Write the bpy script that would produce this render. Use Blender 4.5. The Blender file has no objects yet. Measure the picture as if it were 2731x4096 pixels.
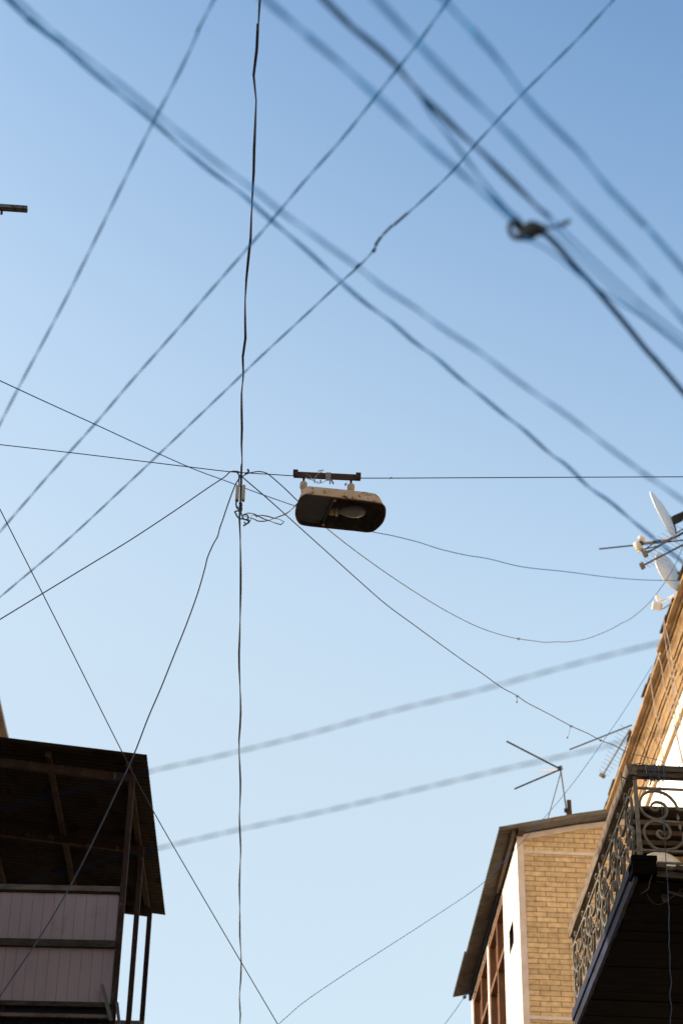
import bpy, math, random
import numpy as np
from mathutils import Vector, Matrix
random.seed(7)

# ------------------------------------------------------------------ camera
W0, H0, F = 2731.0, 4096.0, 8466.0            # photograph's size and focal length in its pixels
CX, CY = 1365.5, 2048.0
def _n(v):
    v = np.array(v, float); return v/np.linalg.norm(v)
_Z = _n([217, 11878, -F])                     # world up seen from the camera
_Y = _n([735-CX, -(8070-CY), -F]); _Y = _n(_Y-_Z*_Y.dot(_Z))
_X = np.cross(_Y, _Z)
R = np.array([_X, _Y, _Z])                    # camera -> world
O = np.array([0, 0, 1.6])
def ray(px, py): return R@_n([px-CX, -(py-CY), -F])
def at(px, py, d):
    r = np.array([px-CX, -(py-CY), -F])/F
    return O+R@(r*d)
def onp(px, py, ax, val):
    r = ray(px, py); return O+r*((val-O[ax])/r[ax])

sc = bpy.context.scene
cam = bpy.data.cameras.new("camera"); co = bpy.data.objects.new("camera", cam)
sc.collection.objects.link(co); sc.camera = co
M = Matrix([[*R[0], O[0]], [*R[1], O[1]], [*R[2], O[2]], [0, 0, 0, 1]])
co.matrix_world = M
cam.sensor_fit = 'VERTICAL'; cam.sensor_height = 36; cam.sensor_width = 24
cam.lens = F/H0*36
cam.clip_start = .1; cam.clip_end = 5000
cam.dof.use_dof = True; cam.dof.focus_distance = 15.1; cam.dof.aperture_fstop = 3.5
cam.dof.aperture_blades = 0

# ------------------------------------------------------------------ sky, sun, exposure
SUN_EL, SUN_AZ = math.radians(19), math.radians(273)     # clockwise from +Y
w = bpy.data.worlds.new("World"); sc.world = w; w.use_nodes = True
nt = w.node_tree; sky = nt.nodes.new('ShaderNodeTexSky'); sky.sky_type = 'NISHITA'
sky.sun_disc = False; sky.sun_elevation = SUN_EL; sky.sun_rotation = SUN_AZ
sky.altitude = 200; sky.air_density = 1.5; sky.dust_density = 1.0; sky.ozone_density = 1.2
bg = nt.nodes['Background']; bg.inputs[1].default_value = .15
hs = nt.nodes.new('ShaderNodeHueSaturation'); hs.inputs['Saturation'].default_value = .70
nt.links.new(sky.outputs[0], hs.inputs['Color']); gm = nt.nodes.new('ShaderNodeGamma'); gm.inputs[1].default_value = 1.15
nt.links.new(hs.outputs[0], gm.inputs[0])
# deeper blue towards the zenith and away from the sun, paler over the roofs
tcw = nt.nodes.new('ShaderNodeTexCoord'); dt = nt.nodes.new('ShaderNodeVectorMath'); dt.operation = 'DOT_PRODUCT'
dt.inputs[1].default_value = (.3, 0, .954); nt.links.new(tcw.outputs['Generated'], dt.inputs[0])
rw = nt.nodes.new('ShaderNodeValToRGB'); er = rw.color_ramp; er.interpolation = 'B_SPLINE'
er.elements[0].position = .30; er.elements[0].color = (.80, .77, .75, 1); er.elements[1].position = .84; er.elements[1].color = (.33, .52, .74, 1)
for p_, c_ in ((.37, (.84, .80, .77)), (.47, (.98, .925, .85)), (.56, (.98, .98, .95)), (.66, (.72, .83, .92)), (.75, (.47, .65, .83))):
    e_ = er.elements.new(p_); e_.color = (*c_, 1)
mw = nt.nodes.new('ShaderNodeMix'); mw.data_type = 'RGBA'; mw.blend_type = 'MULTIPLY'; mw.inputs[0].default_value = 1
nt.links.new(dt.outputs['Value'], rw.inputs[0]); nt.links.new(gm.outputs[0], mw.inputs[6]); nt.links.new(rw.outputs[0], mw.inputs[7])
nt.links.new(mw.outputs[2], bg.inputs[0])
sl = bpy.data.lights.new("sun", 'SUN'); so = bpy.data.objects.new("sun", sl); sc.collection.objects.link(so)
sl.energy = 3.3; sl.angle = math.radians(.53); sl.color = (1, .86, .68)
sd = Vector((math.sin(SUN_AZ)*math.cos(SUN_EL), math.cos(SUN_AZ)*math.cos(SUN_EL), math.sin(SUN_EL)))
so.rotation_euler = sd.to_track_quat('Z', 'Y').to_euler(); so.location = sd*60
vs = sc.view_settings; vs.view_transform = 'Standard'; vs.look = 'None'; vs.gamma = 1; vs.use_curve_mapping = False
vs.exposure = 1.06
sc.cycles.max_bounces = 8; sc.cycles.diffuse_bounces = 5

# ------------------------------------------------------------------ materials
def mat(name, c1, c2=None, scale=6, rough=.8, metal=0, bump=0, bscale=None, spot=None, sscale=8, sth=.6, stretch=(1, 1, 1), spec=.5):
    m = bpy.data.materials.new(name); m.use_nodes = True
    t = m.node_tree; N = t.nodes; Lk = t.links.new; b = N['Principled BSDF']
    b.inputs['Roughness'].default_value = rough; b.inputs['Metallic'].default_value = metal
    b.inputs['Specular IOR Level'].default_value = spec
    tc = N.new('ShaderNodeTexCoord'); mp = N.new('ShaderNodeMapping'); mp.inputs['Scale'].default_value = stretch
    Lk(tc.outputs['Object'], mp.inputs[0])
    n1 = N.new('ShaderNodeTexNoise'); n1.inputs['Scale'].default_value = scale; n1.inputs['Detail'].default_value = 6
    Lk(mp.outputs[0], n1.inputs['Vector'])
    r = N.new('ShaderNodeValToRGB'); r.color_ramp.elements[0].position = .32; r.color_ramp.elements[1].position = .68
    r.color_ramp.elements[0].color = (*c1, 1); r.color_ramp.elements[1].color = (*(c2 or c1), 1)
    Lk(n1.outputs[0], r.inputs[0]); out = r.outputs[0]
    if spot:
        n2 = N.new('ShaderNodeTexNoise'); n2.inputs['Scale'].default_value = sscale; n2.inputs['Detail'].default_value = 8
        n2.inputs['Roughness'].default_value = .65
        Lk(mp.outputs[0], n2.inputs['Vector'])
        r2 = N.new('ShaderNodeValToRGB'); r2.color_ramp.elements[0].position = sth; r2.color_ramp.elements[1].position = sth+.04
        Lk(n2.outputs[0], r2.inputs[0])
        mx = N.new('ShaderNodeMix'); mx.data_type = 'RGBA'
        Lk(r2.outputs[0], mx.inputs[0]); Lk(out, mx.inputs[6]); mx.inputs[7].default_value = (*spot, 1); out = mx.outputs[2]
    Lk(out, b.inputs['Base Color'])
    if bump:
        n3 = N.new('ShaderNodeTexNoise'); n3.inputs['Scale'].default_value = bscale or scale*4; n3.inputs['Detail'].default_value = 5
        Lk(mp.outputs[0], n3.inputs['Vector'])
        bp = N.new('ShaderNodeBump'); bp.inputs['Strength'].default_value = .6; bp.inputs['Distance'].default_value = bump
        Lk(n3.outputs[0], bp.inputs['Height']); Lk(bp.outputs[0], b.inputs['Normal'])
    return m

def brick_mat(name, ca, cb, mortar, offx, offz, ax='XZ', bw=.26, rh=.0688, strength=.5, msize=.006):
    m = bpy.data.materials.new(name); m.use_nodes = True
    t = m.node_tree; N = t.nodes; Lk = t.links.new; b = N['Principled BSDF']; b.inputs['Roughness'].default_value = .9
    tc = N.new('ShaderNodeTexCoord'); sp = N.new('ShaderNodeSeparateXYZ'); cb_ = N.new('ShaderNodeCombineXYZ')
    Lk(tc.outputs['Object'], sp.inputs[0])
    ad = N.new('ShaderNodeMath'); ad.operation = 'SUBTRACT'; Lk(sp.outputs[0 if ax == 'XZ' else 1], ad.inputs[0]); ad.inputs[1].default_value = offx
    az = N.new('ShaderNodeMath'); az.operation = 'SUBTRACT'; Lk(sp.outputs[2], az.inputs[0]); az.inputs[1].default_value = offz
    # a little wander so that the courses are hand laid
    nz = N.new('ShaderNodeTexNoise'); nz.inputs['Scale'].default_value = 5; Lk(tc.outputs['Object'], nz.inputs['Vector'])
    nm = N.new('ShaderNodeMath'); nm.operation = 'MULTIPLY_ADD'; nm.inputs[1].default_value = .012; Lk(nz.outputs[0], nm.inputs[0]); Lk(az.outputs[0], nm.inputs[2])
    Lk(ad.outputs[0], cb_.inputs[0]); Lk(nm.outputs[0], cb_.inputs[1])
    br = N.new('ShaderNodeTexBrick'); br.offset = .5; br.squash = 1
    br.inputs['Scale'].default_value = 1; br.inputs['Brick Width'].default_value = bw; br.inputs['Row Height'].default_value = rh
    br.inputs['Mortar Size'].default_value = msize; br.inputs['Mortar Smooth'].default_value = .3; br.inputs['Bias'].default_value = 0
    br.inputs['Color1'].default_value = (*ca, 1); br.inputs['Color2'].default_value = (*cb, 1); br.inputs['Mortar'].default_value = (*mortar, 1)
    Lk(cb_.outputs[0], br.inputs['Vector'])
    n2 = N.new('ShaderNodeTexNoise'); n2.inputs['Scale'].default_value = 14; n2.inputs['Detail'].default_value = 7; Lk(tc.outputs['Object'], n2.inputs['Vector'])
    r = N.new('ShaderNodeValToRGB'); r.color_ramp.elements[0].position = .3; r.color_ramp.elements[0].color = (.74, .70, .66, 1)
    r.color_ramp.elements[1].position = .62; r.color_ramp.elements[1].color = (1.08, 1.05, 1, 1); Lk(n2.outputs[0], r.inputs[0])
    mx = N.new('ShaderNodeMix'); mx.data_type = 'RGBA'; mx.blend_type = 'MULTIPLY'; mx.inputs[0].default_value = 1
    Lk(br.outputs['Color'], mx.inputs[6]); Lk(r.outputs[0], mx.inputs[7]); Lk(mx.outputs[2], b.inputs['Base Color'])
    h = N.new('ShaderNodeMath'); h.operation = 'MULTIPLY_ADD'; h.inputs[1].default_value = -1
    Lk(br.outputs['Fac'], h.inputs[0]); hn = N.new('ShaderNodeMath'); hn.operation = 'MULTIPLY'; hn.inputs[1].default_value = .6
    Lk(n2.outputs[0], hn.inputs[0]); Lk(hn.outputs[0], h.inputs[2])
    bp = N.new('ShaderNodeBump'); bp.inputs['Strength'].default_value = strength; bp.inputs['Distance'].default_value = .01
    Lk(h.outputs[0], bp.inputs['Height']); Lk(bp.outputs[0], b.inputs['Normal'])
    return m

MT = dict(
 asphalt=mat('asphalt', (.05, .048, .045), (.09, .085, .08), 3, .95, bump=.01),
 pave=mat('paving', (.22, .2, .17), (.3, .27, .23), 3, .9, bump=.005),
 navy=mat('navy_sheath', (.012, .018, .03), (.02, .028, .045), 9, .55),
 blue=mat('blue_sheath', (.02, .28, .68), (.03, .33, .76), 9, .6),
 midblue=mat('mid_blue_sheath', (.006, .06, .18), (.008, .075, .22), 9, .8, spec=.08),
 paleblue=mat('dull_blue_sheath', (.003, .010, .022), (.004, .012, .028), 9, .9, spec=.05),
 black=mat('black_sheath', (.012, .012, .014), (.022, .021, .022), 12, .5),
 brownw=mat('brown_wire', (.09, .06, .05), (.14, .1, .08), 12, .6),
 greyw=mat('grey_flex', (.2, .15, .11), (.28, .22, .17), 12, .55),
 teal=mat('teal_sheath', (.02, .05, .06), (.03, .08, .09), 12, .5),
 red=mat('red_sheath', (.2, .02, .02), None, 12, .5),
 steel=mat('steel_wire', (.03, .03, .04), (.05, .05, .06), 20, .5, .6),
 rust=mat('rusty_steel', (.045, .016, .010), (.075, .028, .016), 30, .85, .2, bump=.002, bscale=120),
 cream=mat('cream_plastic', (.36, .23, .12), (.44, .3, .17), 14, .5, bump=.0008),
 porcelain=mat('porcelain', (.36, .24, .145), (.44, .30, .19), 10, .45),
 shell=mat('lamp_paint', (.42, .24, .12), (.56, .35, .2), 7, .7, bump=.0012, bscale=60, spot=(.09, .032, .013), sscale=24, sth=.565, spec=.25),
 shellin=mat('lamp_inside', (.022, .015, .010), (.07, .045, .027), 12, .75, spot=(.12, .045, .015), sscale=12, sth=.6),
 rim=mat('rusty_rim', (.06, .022, .009), (.14, .06, .026), 26, .85, bump=.002, bscale=90),
 plate=mat('dark_plate', (.028, .025, .023), (.042, .037, .033), 14, .7, bump=.001, spot=(.01, .008, .008), sscale=20, sth=.64),
 bulb=mat('frosted_bulb', (.27, .23, .19), (.32, .27, .22), 5, .2),
 brick=brick_mat('tan_brick', (.54, .355, .18), (.41, .265, .13), (.19, .115, .065), 3.32, 13.663),
 brickw=brick_mat('whitewashed_brick', (.82, .8, .76), (.8, .77, .72), (.7, .66, .6), 0, 0, 'YZ', strength=.35),
 trim=mat('pale_render', (.46, .34, .27), (.55, .42, .34), 9, .9, bump=.003, bscale=50, spot=(.3, .2, .14), sscale=12, sth=.66),
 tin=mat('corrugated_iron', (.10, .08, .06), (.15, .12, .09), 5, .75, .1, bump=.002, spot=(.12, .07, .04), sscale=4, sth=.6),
 tindark=mat('dark_corrugated_iron', (.012, .008, .005), (.02, .014, .009), 4, .9, 0, spot=(.008, .005, .004), sscale=3, sth=.55, spec=.08),  # albedo lowered for the shade under the porch roof; other roofs share it
 wood=mat('varnished_wood', (.12, .05, .02), (.20, .085, .034), 5, .6, stretch=(6, 6, 1), bump=.002),
 woodgrey=mat('weathered_wood', (.085, .058, .038), (.2, .15, .10), 7, .9, stretch=(5, 1, 5), bump=.006, bscale=20, spot=(.05, .035, .022), sscale=6, sth=.6),
 woodgreyx=mat('weathered_board', (.04, .028, .018), (.10, .075, .05), 7, .9, stretch=(1, 5, 5), bump=.006, bscale=20, spot=(.05, .035, .022), sscale=6, sth=.6),
 wooddark=mat('dark_board', (.0025, .0018, .0012), (.006, .004, .0025), 6, .95, stretch=(1, 4, 4), bump=.006, spec=.05),  # albedo near black, putting the deep shade under the balcony into the colour
 woodpurl=mat('purlin_wood', (.05, .03, .017), (.09, .055, .032), 6, .9, stretch=(6, 1, 6), bump=.004),
 fascia=mat('blue_painted_board', (.010, .013, .03), (.026, .034, .07), 8, .7, stretch=(1, .3, 1), bump=.003, spot=(.015, .010, .012), sscale=14, sth=.54, spec=.2),
 iron=mat('flaked_iron_paint', (.10, .082, .058), (.20, .172, .13), 30, .75, .0, bump=.003, bscale=140, spot=(.10, .07, .05), sscale=60, sth=.6),
 rustpost=mat('rusty_post', (.014, .007, .005), (.032, .018, .013), 9, .85, 0, bump=.003, bscale=60, spot=(.055, .04, .033), sscale=12, sth=.6, stretch=(1, 1, .5), spec=.1),  # rust tones lowered to put the porch's shade into the colour
 white_post=mat('worn_rail_paint', (.035, .022, .016), (.085, .065, .055), 12, .85, bump=.003, spot=(.06, .028, .018), sscale=16, sth=.54, stretch=(.5, 1, 1)),
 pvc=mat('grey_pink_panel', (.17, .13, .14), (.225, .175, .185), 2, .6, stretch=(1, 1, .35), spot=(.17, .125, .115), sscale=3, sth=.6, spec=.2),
 slate=mat('dark_blue_grey_panel', (.010, .010, .013), (.016, .016, .02), 4, .8, spec=.1),
 stone=mat('ochre_cornice', (.23, .145, .072), (.33, .215, .115), 4, .95, bump=.012, bscale=14, spot=(.13, .085, .05), sscale=2.4, sth=.62, spec=.15),
 frieze=mat('peeling_frieze', (.66, .56, .42), (.74, .66, .54), 2, .9, bump=.004, bscale=12, spot=(.6, .42, .24), sscale=2, sth=.62),
 plaster=mat('white_plaster', (.78, .74, .68), (.84, .82, .78), 2, .9, bump=.003, bscale=14, spot=(.62, .55, .46), sscale=3, sth=.68),
 farstone=mat('brown_cornice', (.13, .075, .045), (.28, .18, .12), 3, .9, bump=.01, bscale=6),
 housewall=mat('old_plaster', (.3, .23, .17), (.38, .3, .23), 1.5, .9, bump=.004),
 dish=mat('dish_enamel', (.62, .58, .56), (.68, .64, .62), 8, .45),
 dishcream=mat('cream_enamel', (.62, .5, .36), (.66, .54, .4), 8, .45),
 dark=mat('dark_metal', (.05, .045, .045), (.08, .07, .07), 20, .6, .5),
 alu=mat('aluminium', (.14, .17, .23), (.2, .24, .3), 20, .5, .3),
 yellow=mat('yellow_plastic', (.7, .42, .06), None, 10, .5),
 whitepl=mat('white_plastic', (.46, .42, .37), None, 10, .45),
 porchwood=mat('shaded_purlin', (.016, .009, .005), (.035, .021, .012), 6, .95, stretch=(6, 1, 6), bump=.004, spec=.1),  # purlin wood darkened to carry the shade under the porch roof
 boarddark=mat('blackened_board', (.018, .014, .011), (.045, .037, .03), 7, .95, stretch=(1, 5, 5), bump=.005, bscale=20, spec=.1),
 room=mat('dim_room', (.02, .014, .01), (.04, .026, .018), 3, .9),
)
g = bpy.data.materials.new('window_glass'); g.use_nodes = True
b = g.node_tree.nodes['Principled BSDF']; b.inputs['Base Color'].default_value = (.02, .015, .012, 1); b.inputs['Roughness'].default_value = .06
MT['glass'] = g

# ------------------------------------------------------------------ mesh helper
class MB:
    def __init__(s): s.v = []; s.f = []; s.smooth = []
    def add(s, vs, fs, sm=False):
        o = len(s.v); s.v += [tuple(map(float, p)) for p in vs]; s.f += [tuple(i+o for i in f) for f in fs]; s.smooth += [sm]*len(fs); return s
    def box(s, x0, x1, y0, y1, z0, z1):
        return s.hexa([(x0, y0, z0), (x1, y0, z0), (x1, y1, z0), (x0, y1, z0), (x0, y0, z1), (x1, y0, z1), (x1, y1, z1), (x0, y1, z1)])
    def hexa(s, p):
        return s.add(p, [(0, 3, 2, 1), (4, 5, 6, 7), (0, 1, 5, 4), (1, 2, 6, 5), (2, 3, 7, 6), (3, 0, 4, 7)])
    def bar(s, a, b, wdt, hgt, up=(0, 0, 1)):
        a = Vector(a); b = Vector(b); d = (b-a).normalized(); sx = d.cross(Vector(up)).normalized()*wdt/2; uz = sx.cross(d).normalized()*hgt/2
        return s.hexa([a-sx-uz, a+sx-uz, b+sx-uz, b-sx-uz, a-sx+uz, a+sx+uz, b+sx+uz, b-sx+uz])
    def prism(s, poly, a, b):
        """poly: list of points (3-D) swept from offset a to offset b (vectors)"""
        n = len(poly); A = [Vector(p)+Vector(a) for p in poly]; B = [Vector(p)+Vector(b) for p in poly]
        return s.add(A+B, [tuple(range(n))[::-1], tuple(range(n, 2*n))]+[(i, (i+1) % n, n+(i+1) % n, n+i) for i in range(n)])
    def loft(s, rings, cap=True, sm=True):
        n = len(rings[0]); V = [p for r in rings for p in r]; fs = []
        for k in range(len(rings)-1):
            for i in range(n):
                fs.append((k*n+i, k*n+(i+1) % n, (k+1)*n+(i+1) % n, (k+1)*n+i))
        s.add(V, fs, sm)
        if cap: s.add(rings[0], [tuple(range(n))[::-1]]); s.add(rings[-1], [tuple(range(n))])
        return s
    def tube(s, pts, r, seg=8, twist=None, cap=True):
        pts = [Vector(p) for p in pts]; n = len(pts)
        rr = r if hasattr(r, '__len__') else [r]*n
        rings = []; up = None
        for i in range(n):
            d = (pts[min(i+1, n-1)]-pts[max(i-1, 0)])
            d = d.normalized() if d.length > 1e-9 else Vector((0, 0, 1))
            if up is None: up = d.orthogonal().normalized()
            u = (up-d*up.dot(d)); u = u.normalized() if u.length > 1e-6 else d.orthogonal().normalized(); up = u; v = d.cross(u)
            rings.append([pts[i]+(u*math.cos(t)+v*math.sin(t))*rr[i] for t in [2*math.pi*k/seg for k in range(seg)]])
        return s.loft(rings, cap)
    def ribbon(s, pts, nrm, th, depth):
        """flat bar bent in a plane: th in the plane, depth along nrm"""
        pts = [Vector(p) for p in pts]; nrm = Vector(nrm).normalized(); n = len(pts); rings = []
        for i in range(n):
            d = (pts[min(i+1, n-1)]-pts[max(i-1, 0)]).normalized(); q = nrm.cross(d).normalized()*th/2; h = nrm*depth/2
            rings.append([pts[i]-q-h, pts[i]+q-h, pts[i]+q+h, pts[i]-q+h])
        return s.loft(rings, True, False)
    def lathe(s, prof, c, axis, seg=24):
        """prof: (radius, height) along axis"""
        c = Vector(c); a = Vector(axis).normalized(); u = a.orthogonal().normalized(); v = a.cross(u)
        rings = [[c+a*h+(u*math.cos(t)+v*math.sin(t))*max(r, 1e-5) for t in [2*math.pi*k/seg for k in range(seg)]] for r, h in prof]
        return s.loft(rings, True)
    def build(s, name, m, parent=None):
        me = bpy.data.meshes.new(name); me.from_pydata(s.v, [], s.f); me.update()
        for p, q in zip(me.polygons, s.smooth): p.use_smooth = q
        o = bpy.data.objects.new(name, me); sc.collection.objects.link(o); me.materials.append(MT[m] if isinstance(m, str) else m)
        import bmesh
        bm = bmesh.new(); bm.from_mesh(me); bmesh.ops.recalc_face_normals(bm, faces=bm.faces); bm.to_mesh(me); bm.free()
        if parent: o.parent = parent
        return o

def tag(o, label, cat, group=None):
    o['label'] = label; o['category'] = cat
    if group: o['group'] = group
    return o
def thing(name, label, cat, loc=(0, 0, 0), group=None):
    """Empty at the thing's base. Parts are built in world space and moved into its frame."""
    o = bpy.data.objects.new(name, None); sc.collection.objects.link(o); o.location = loc; o.empty_display_size = .1
    return tag(o, label, cat, group)
def under(p, o):
    """parent o to p keeping its world coordinates"""
    off = Vector(p.location) if p.type == 'EMPTY' else Vector((0, 0, 0))
    q = p
    o.parent = p
    tot = Vector((0, 0, 0))
    while q is not None:
        tot += Vector(q.location); q = q.parent
    o.location = -tot
    return o
def part(p, mb, name, m): return under(p, mb.build(name, m))

def smooth(pts, k=6):
    pts = [np.array(p, float) for p in pts]
    if len(pts) < 3: return pts
    P = [2*pts[0]-pts[1]]+pts+[2*pts[-1]-pts[-2]]; out = []
    for i in range(1, len(P)-2):
        a, b_, c, d = P[i-1], P[i], P[i+1], P[i+2]
        for j in range(k):
            t = j/k
            out.append(.5*((2*b_)+(-a+c)*t+(2*a-5*b_+4*c-d)*t*t+(-a+3*b_-3*c+d)*t**3))
    out.append(pts[-1]); return out

K = 2731/1568.0
def path(px, d0=None, d1=None, z=None, y=None, sc_=K, off=(0, 0)):
    """pixel path on the photo -> points in the scene: on a level z, on a plane y, or at depths d0..d1"""
    n = len(px); out = []
    L = [0]
    for i in range(1, n): L.append(L[-1]+math.dist(px[i], px[i-1]))
    for (x, y_), l in zip(px, L):
        X, Y = off[0]+x*sc_, off[1]+y_*sc_
        if z is not None: out.append(onp(X, Y, 2, z))
        elif y is not None: out.append(onp(X, Y, 1, y))
        else: out.append(at(X, Y, d0+(d1-d0)*l/L[-1]))
    return out
def extend(pts, a=0, b=0):
    pts = list(pts)
    if a: d = pts[0]-pts[1]; pts = [pts[0]+d/np.linalg.norm(d)*a]+pts
    if b: d = pts[-1]-pts[-2]; pts = pts+[pts[-1]+d/np.linalg.norm(d)*b]
    return pts
def strands(mb, pts, r, pitch, n=2, rad=None, seg=6, flat=1.0, res=None):
    """n sheathed strands laid round each other along pts"""
    pts = [Vector(p) for p in pts]; res = res or pitch/9
    S = [0]
    for i in range(1, len(pts)): S.append(S[-1]+(pts[i]-pts[i-1]).length)
    N = max(8, int(S[-1]/res)); Q = []; j = 0
    for k in range(N+1):
        s = S[-1]*k/N
        while j < len(S)-2 and S[j+1] < s: j += 1
        t = (s-S[j])/max(S[j+1]-S[j], 1e-9); Q.append((pts[j].lerp(pts[j+1], t), s))
    rad = rad or r
    for q in range(n):
        out = []; up = None
        for k, (p, s) in enumerate(Q):
            d = (Q[min(k+1, N)][0]-Q[max(k-1, 0)][0]).normalized()
            if up is None: up = d.orthogonal().normalized()
            u = (up-d*up.dot(d)).normalized(); up = u; v = d.cross(u); a = 2*math.pi*(s/pitch+q/n)
            out.append(p+(u*math.cos(a)+v*math.sin(a)*flat)*rad)
        mb.tube(out, r, seg)
    return mb

# ================================================================== ground
MB().box(-400, 400, -200, 800, -.5, 0).build('ground', 'asphalt')['kind'] = 'structure'
o = MB().box(1.9, 3.3, -20, 60, 0.004, .14).build('pavement', 'pave'); o['kind'] = 'structure'
o = MB().box(-3.2, -1.9, -20, 17, 0.004, .14).build('pavement', 'pave'); o['kind'] = 'structure'

# ================================================================== corrugated sheet helper
def corrugated(mb, prof, u0, u1, axis, pitch, amp, ox=(0, 0, 0), e1=(1, 0, 0), e2=(0, 1, 0), per=8, thick=.0012, jit=0):
    """prof: polyline (t, z) along e1; waves repeat along e2 from u0 to u1; ridges run along e1"""
    ox = Vector(ox); e1 = Vector(e1); e2 = Vector(e2); n = int((u1-u0)/pitch*per); top = []; bot = []
    for i in range(n+1):
        u = u0+(u1-u0)*i/n; h = amp*math.cos(2*math.pi*(u-u0)/pitch)
        for t, z in prof:
            p = ox+e1*t+e2*u+Vector((0, 0, z+h)); top.append(p+Vector((0, 0, thick))); bot.append(p)
    m = len(prof); fs = []
    for i in range(n):
        for j in range(m-1):
            a = i*m+j; fs.append((a, a+1, a+m+1, a+m))
    N = len(top); V = top+bot
    F2 = fs+[tuple(N+k for k in f[::-1]) for f in fs]
    for i in range(n):
        for j in (0, m-1):
            a = i*m+j; F2.append((a, a+m, N+a+m, N+a))
    for j in range(m-1):
        for i in (0, n):
            a = i*m+j; F2.append((a, a+1, N+a+1, N+a))
    return mb.add(V, F2, True)

# ================================================================== brick house on the right
BX, BY = 3.497, 24.065
house = thing('brick_house', 'tan brick house with whitewashed street side, brown wooden windows and corrugated iron eaves', 'house', (BX, BY, 0))
w_ = MB()
roofz = lambda x: np.interp(x, [3.248, 4.228, 5.02, 6.7], [13.848, 14.081, 14.229, 14.24])
xs = [BX+.006, 4.24, 5.03, 6.6]
w_.prism([(BX+.006, BY, 0), (4.98, BY, 0)]+[(x, BY, roofz(x)-.07) for x in (4.98, 4.24, BX+.006)], (0, 0, 0), (0, .2, 0))
w_.box(4.98, 6.6, BY, BY+.2, 0, 11.2); w_.box(4.98, 6.6, 25.0, 25.2, 11.2, 14.13)
part(house, w_, 'wall', 'brick')
t_ = MB()
t_.box(BX-.002, BX+.083, BY-.012, BY-.001, 0, 13.82)                        # corner strip
t_.box(BX+.0835, 4.98, BY-.010, BY-.001, 13.622, 13.663)                     # belts
t_.box(BX+.0835, 4.98, BY-.010, BY-.001, 11.425, 11.469)
t_.box(BX+.0835, 6.6, BY-.010, BY-.001, 9.2, 9.245)
for a, b2 in ((xs[0], xs[1]), (xs[1], 4.98)):
    a2 = BX-.002 if a == xs[0] else a
    t_.hexa([(a2, BY-.014, roofz(a)-.118), (b2, BY-.014, roofz(b2)-.118), (b2, BY-.001, roofz(b2)-.118), (a2, BY-.001, roofz(a)-.118),
             (a2, BY-.014, roofz(a)-.045), (b2, BY-.014, roofz(b2)-.045), (b2, BY-.001, roofz(b2)-.045), (a2, BY-.001, roofz(a)-.045)])
part(house, t_, 'trim_band', 'trim')
s_ = MB()                                                                   # street side, facing left
x0, x1 = BX, BX+.18
s_.box(x0, x1, BY+.201, 24.61, 0, 13.80).box(x0, x1, 24.61, 25.0, 0, 12.66).box(x0, x1, 24.61, 25.0, 12.97, 13.80)
s_.box(x0, x1, 25.0, 25.52, 0, 13.80).box(x0, x1, 25.52, 29.08, 13.76, 13.80).box(x0, x1, 25.52, 29.08, 0, 10.9)
s_.box(x0, x1, 27.18, 27.29, 10.9, 13.76).box(x0, x1, 29.08, 29.225, 0, 13.80)

s_.box(BX-.003, BX+.0055, BY-.0, BY+.2005, 0, 13.80)
part(house, s_, 'side_wall', 'brickw')
part(house, MB().box(6.4, 6.6, BY+.2, 29.2, 0, 14.0).box(BX+.18, 6.4, 29.05, 29.2, 0, 13.8).box(BX+.18, 6.4, BY+.21, 29.05, 10.7, 10.8), 'back_wall', 'room')
# small square vent opening

fr = MB().box(BX+.06, BX+.09, 24.611, 24.999, 12.661, 12.70).box(BX+.06, BX+.09, 24.611, 24.999, 12.93, 12.969).box(BX+.06, BX+.09, 24.611, 24.65, 12.70, 12.93).box(BX+.06, BX+.09, 24.96, 24.999, 12.70, 12.93)
fr.box(BX-.006, BX+.059, 24.984, 24.9995, 12.6605, 12.9695).box(BX-.006, BX+.059, 24.6105, 24.983, 12.956, 12.9695).box(BX-.006, BX+.059, 24.6105, 24.625, 12.674, 12.955).box(BX-.006, BX+.059, 24.6105, 24.983, 12.6605, 12.673)
win = part(house, fr, 'small_window', 'boarddark')
part(win, MB().box(BX+.10, BX+.104, 24.612, 24.998, 12.662, 12.968), 'pane', 'room')
# two window bays
for (ya, yb) in ((25.523, 27.177), (27.293, 29.077)):
    f = MB(); zt, zb, zm = 13.757, 10.903, 13.015; xa, xb = BX+.012, BX+.095
    ym = ya+(yb-ya)*.49
    f.box(xa, xb, ya, ya+.06, zb, zt).box(xa, xb, yb-.06, yb, zb, zt)
    f.box(xa, xb, ya+.06, yb-.06, zt-.07, zt).box(xa, xb, ya+.06, yb-.06, zb, zb+.07)
    f.box(xa+.002, xb-.002, ym-.035, ym+.035, zb+.07, zt-.07)
    f.box(xa-.006, xb-.004, ya+.06, ym-.035, zm-.03, zm+.03).box(xa-.006, xb-.004, ym+.035, yb-.06, zm-.03, zm+.03)
    wn = part(house, f, 'window', 'wood')
    for (p0_, p1_) in ((ya+.06, ym-.035), (ym+.035, yb-.06)):
        for (q0, q1) in ((zb+.07, zm-.03), (zm+.03, zt-.07)):
            c = MB(); xi0, xi1 = BX+.10, BX+.145; e = .004; ww = .055
            c.box(xi0, xi1, p0_+e, p0_+ww, q0+e, q1-e).box(xi0, xi1, p1_-ww, p1_-e, q0+e, q1-e).box(xi0, xi1, p0_+ww, p1_-ww, q1-ww, q1-e).box(xi0, xi1, p0_+ww, p1_-ww, q0+e, q0+ww)
            part(wn, c, 'casement', 'wood')
            part(wn, MB().box(BX+.155, BX+.159, p0_+e, p1_-e, q0+e, q1-e), 'pane', 'glass')
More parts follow.
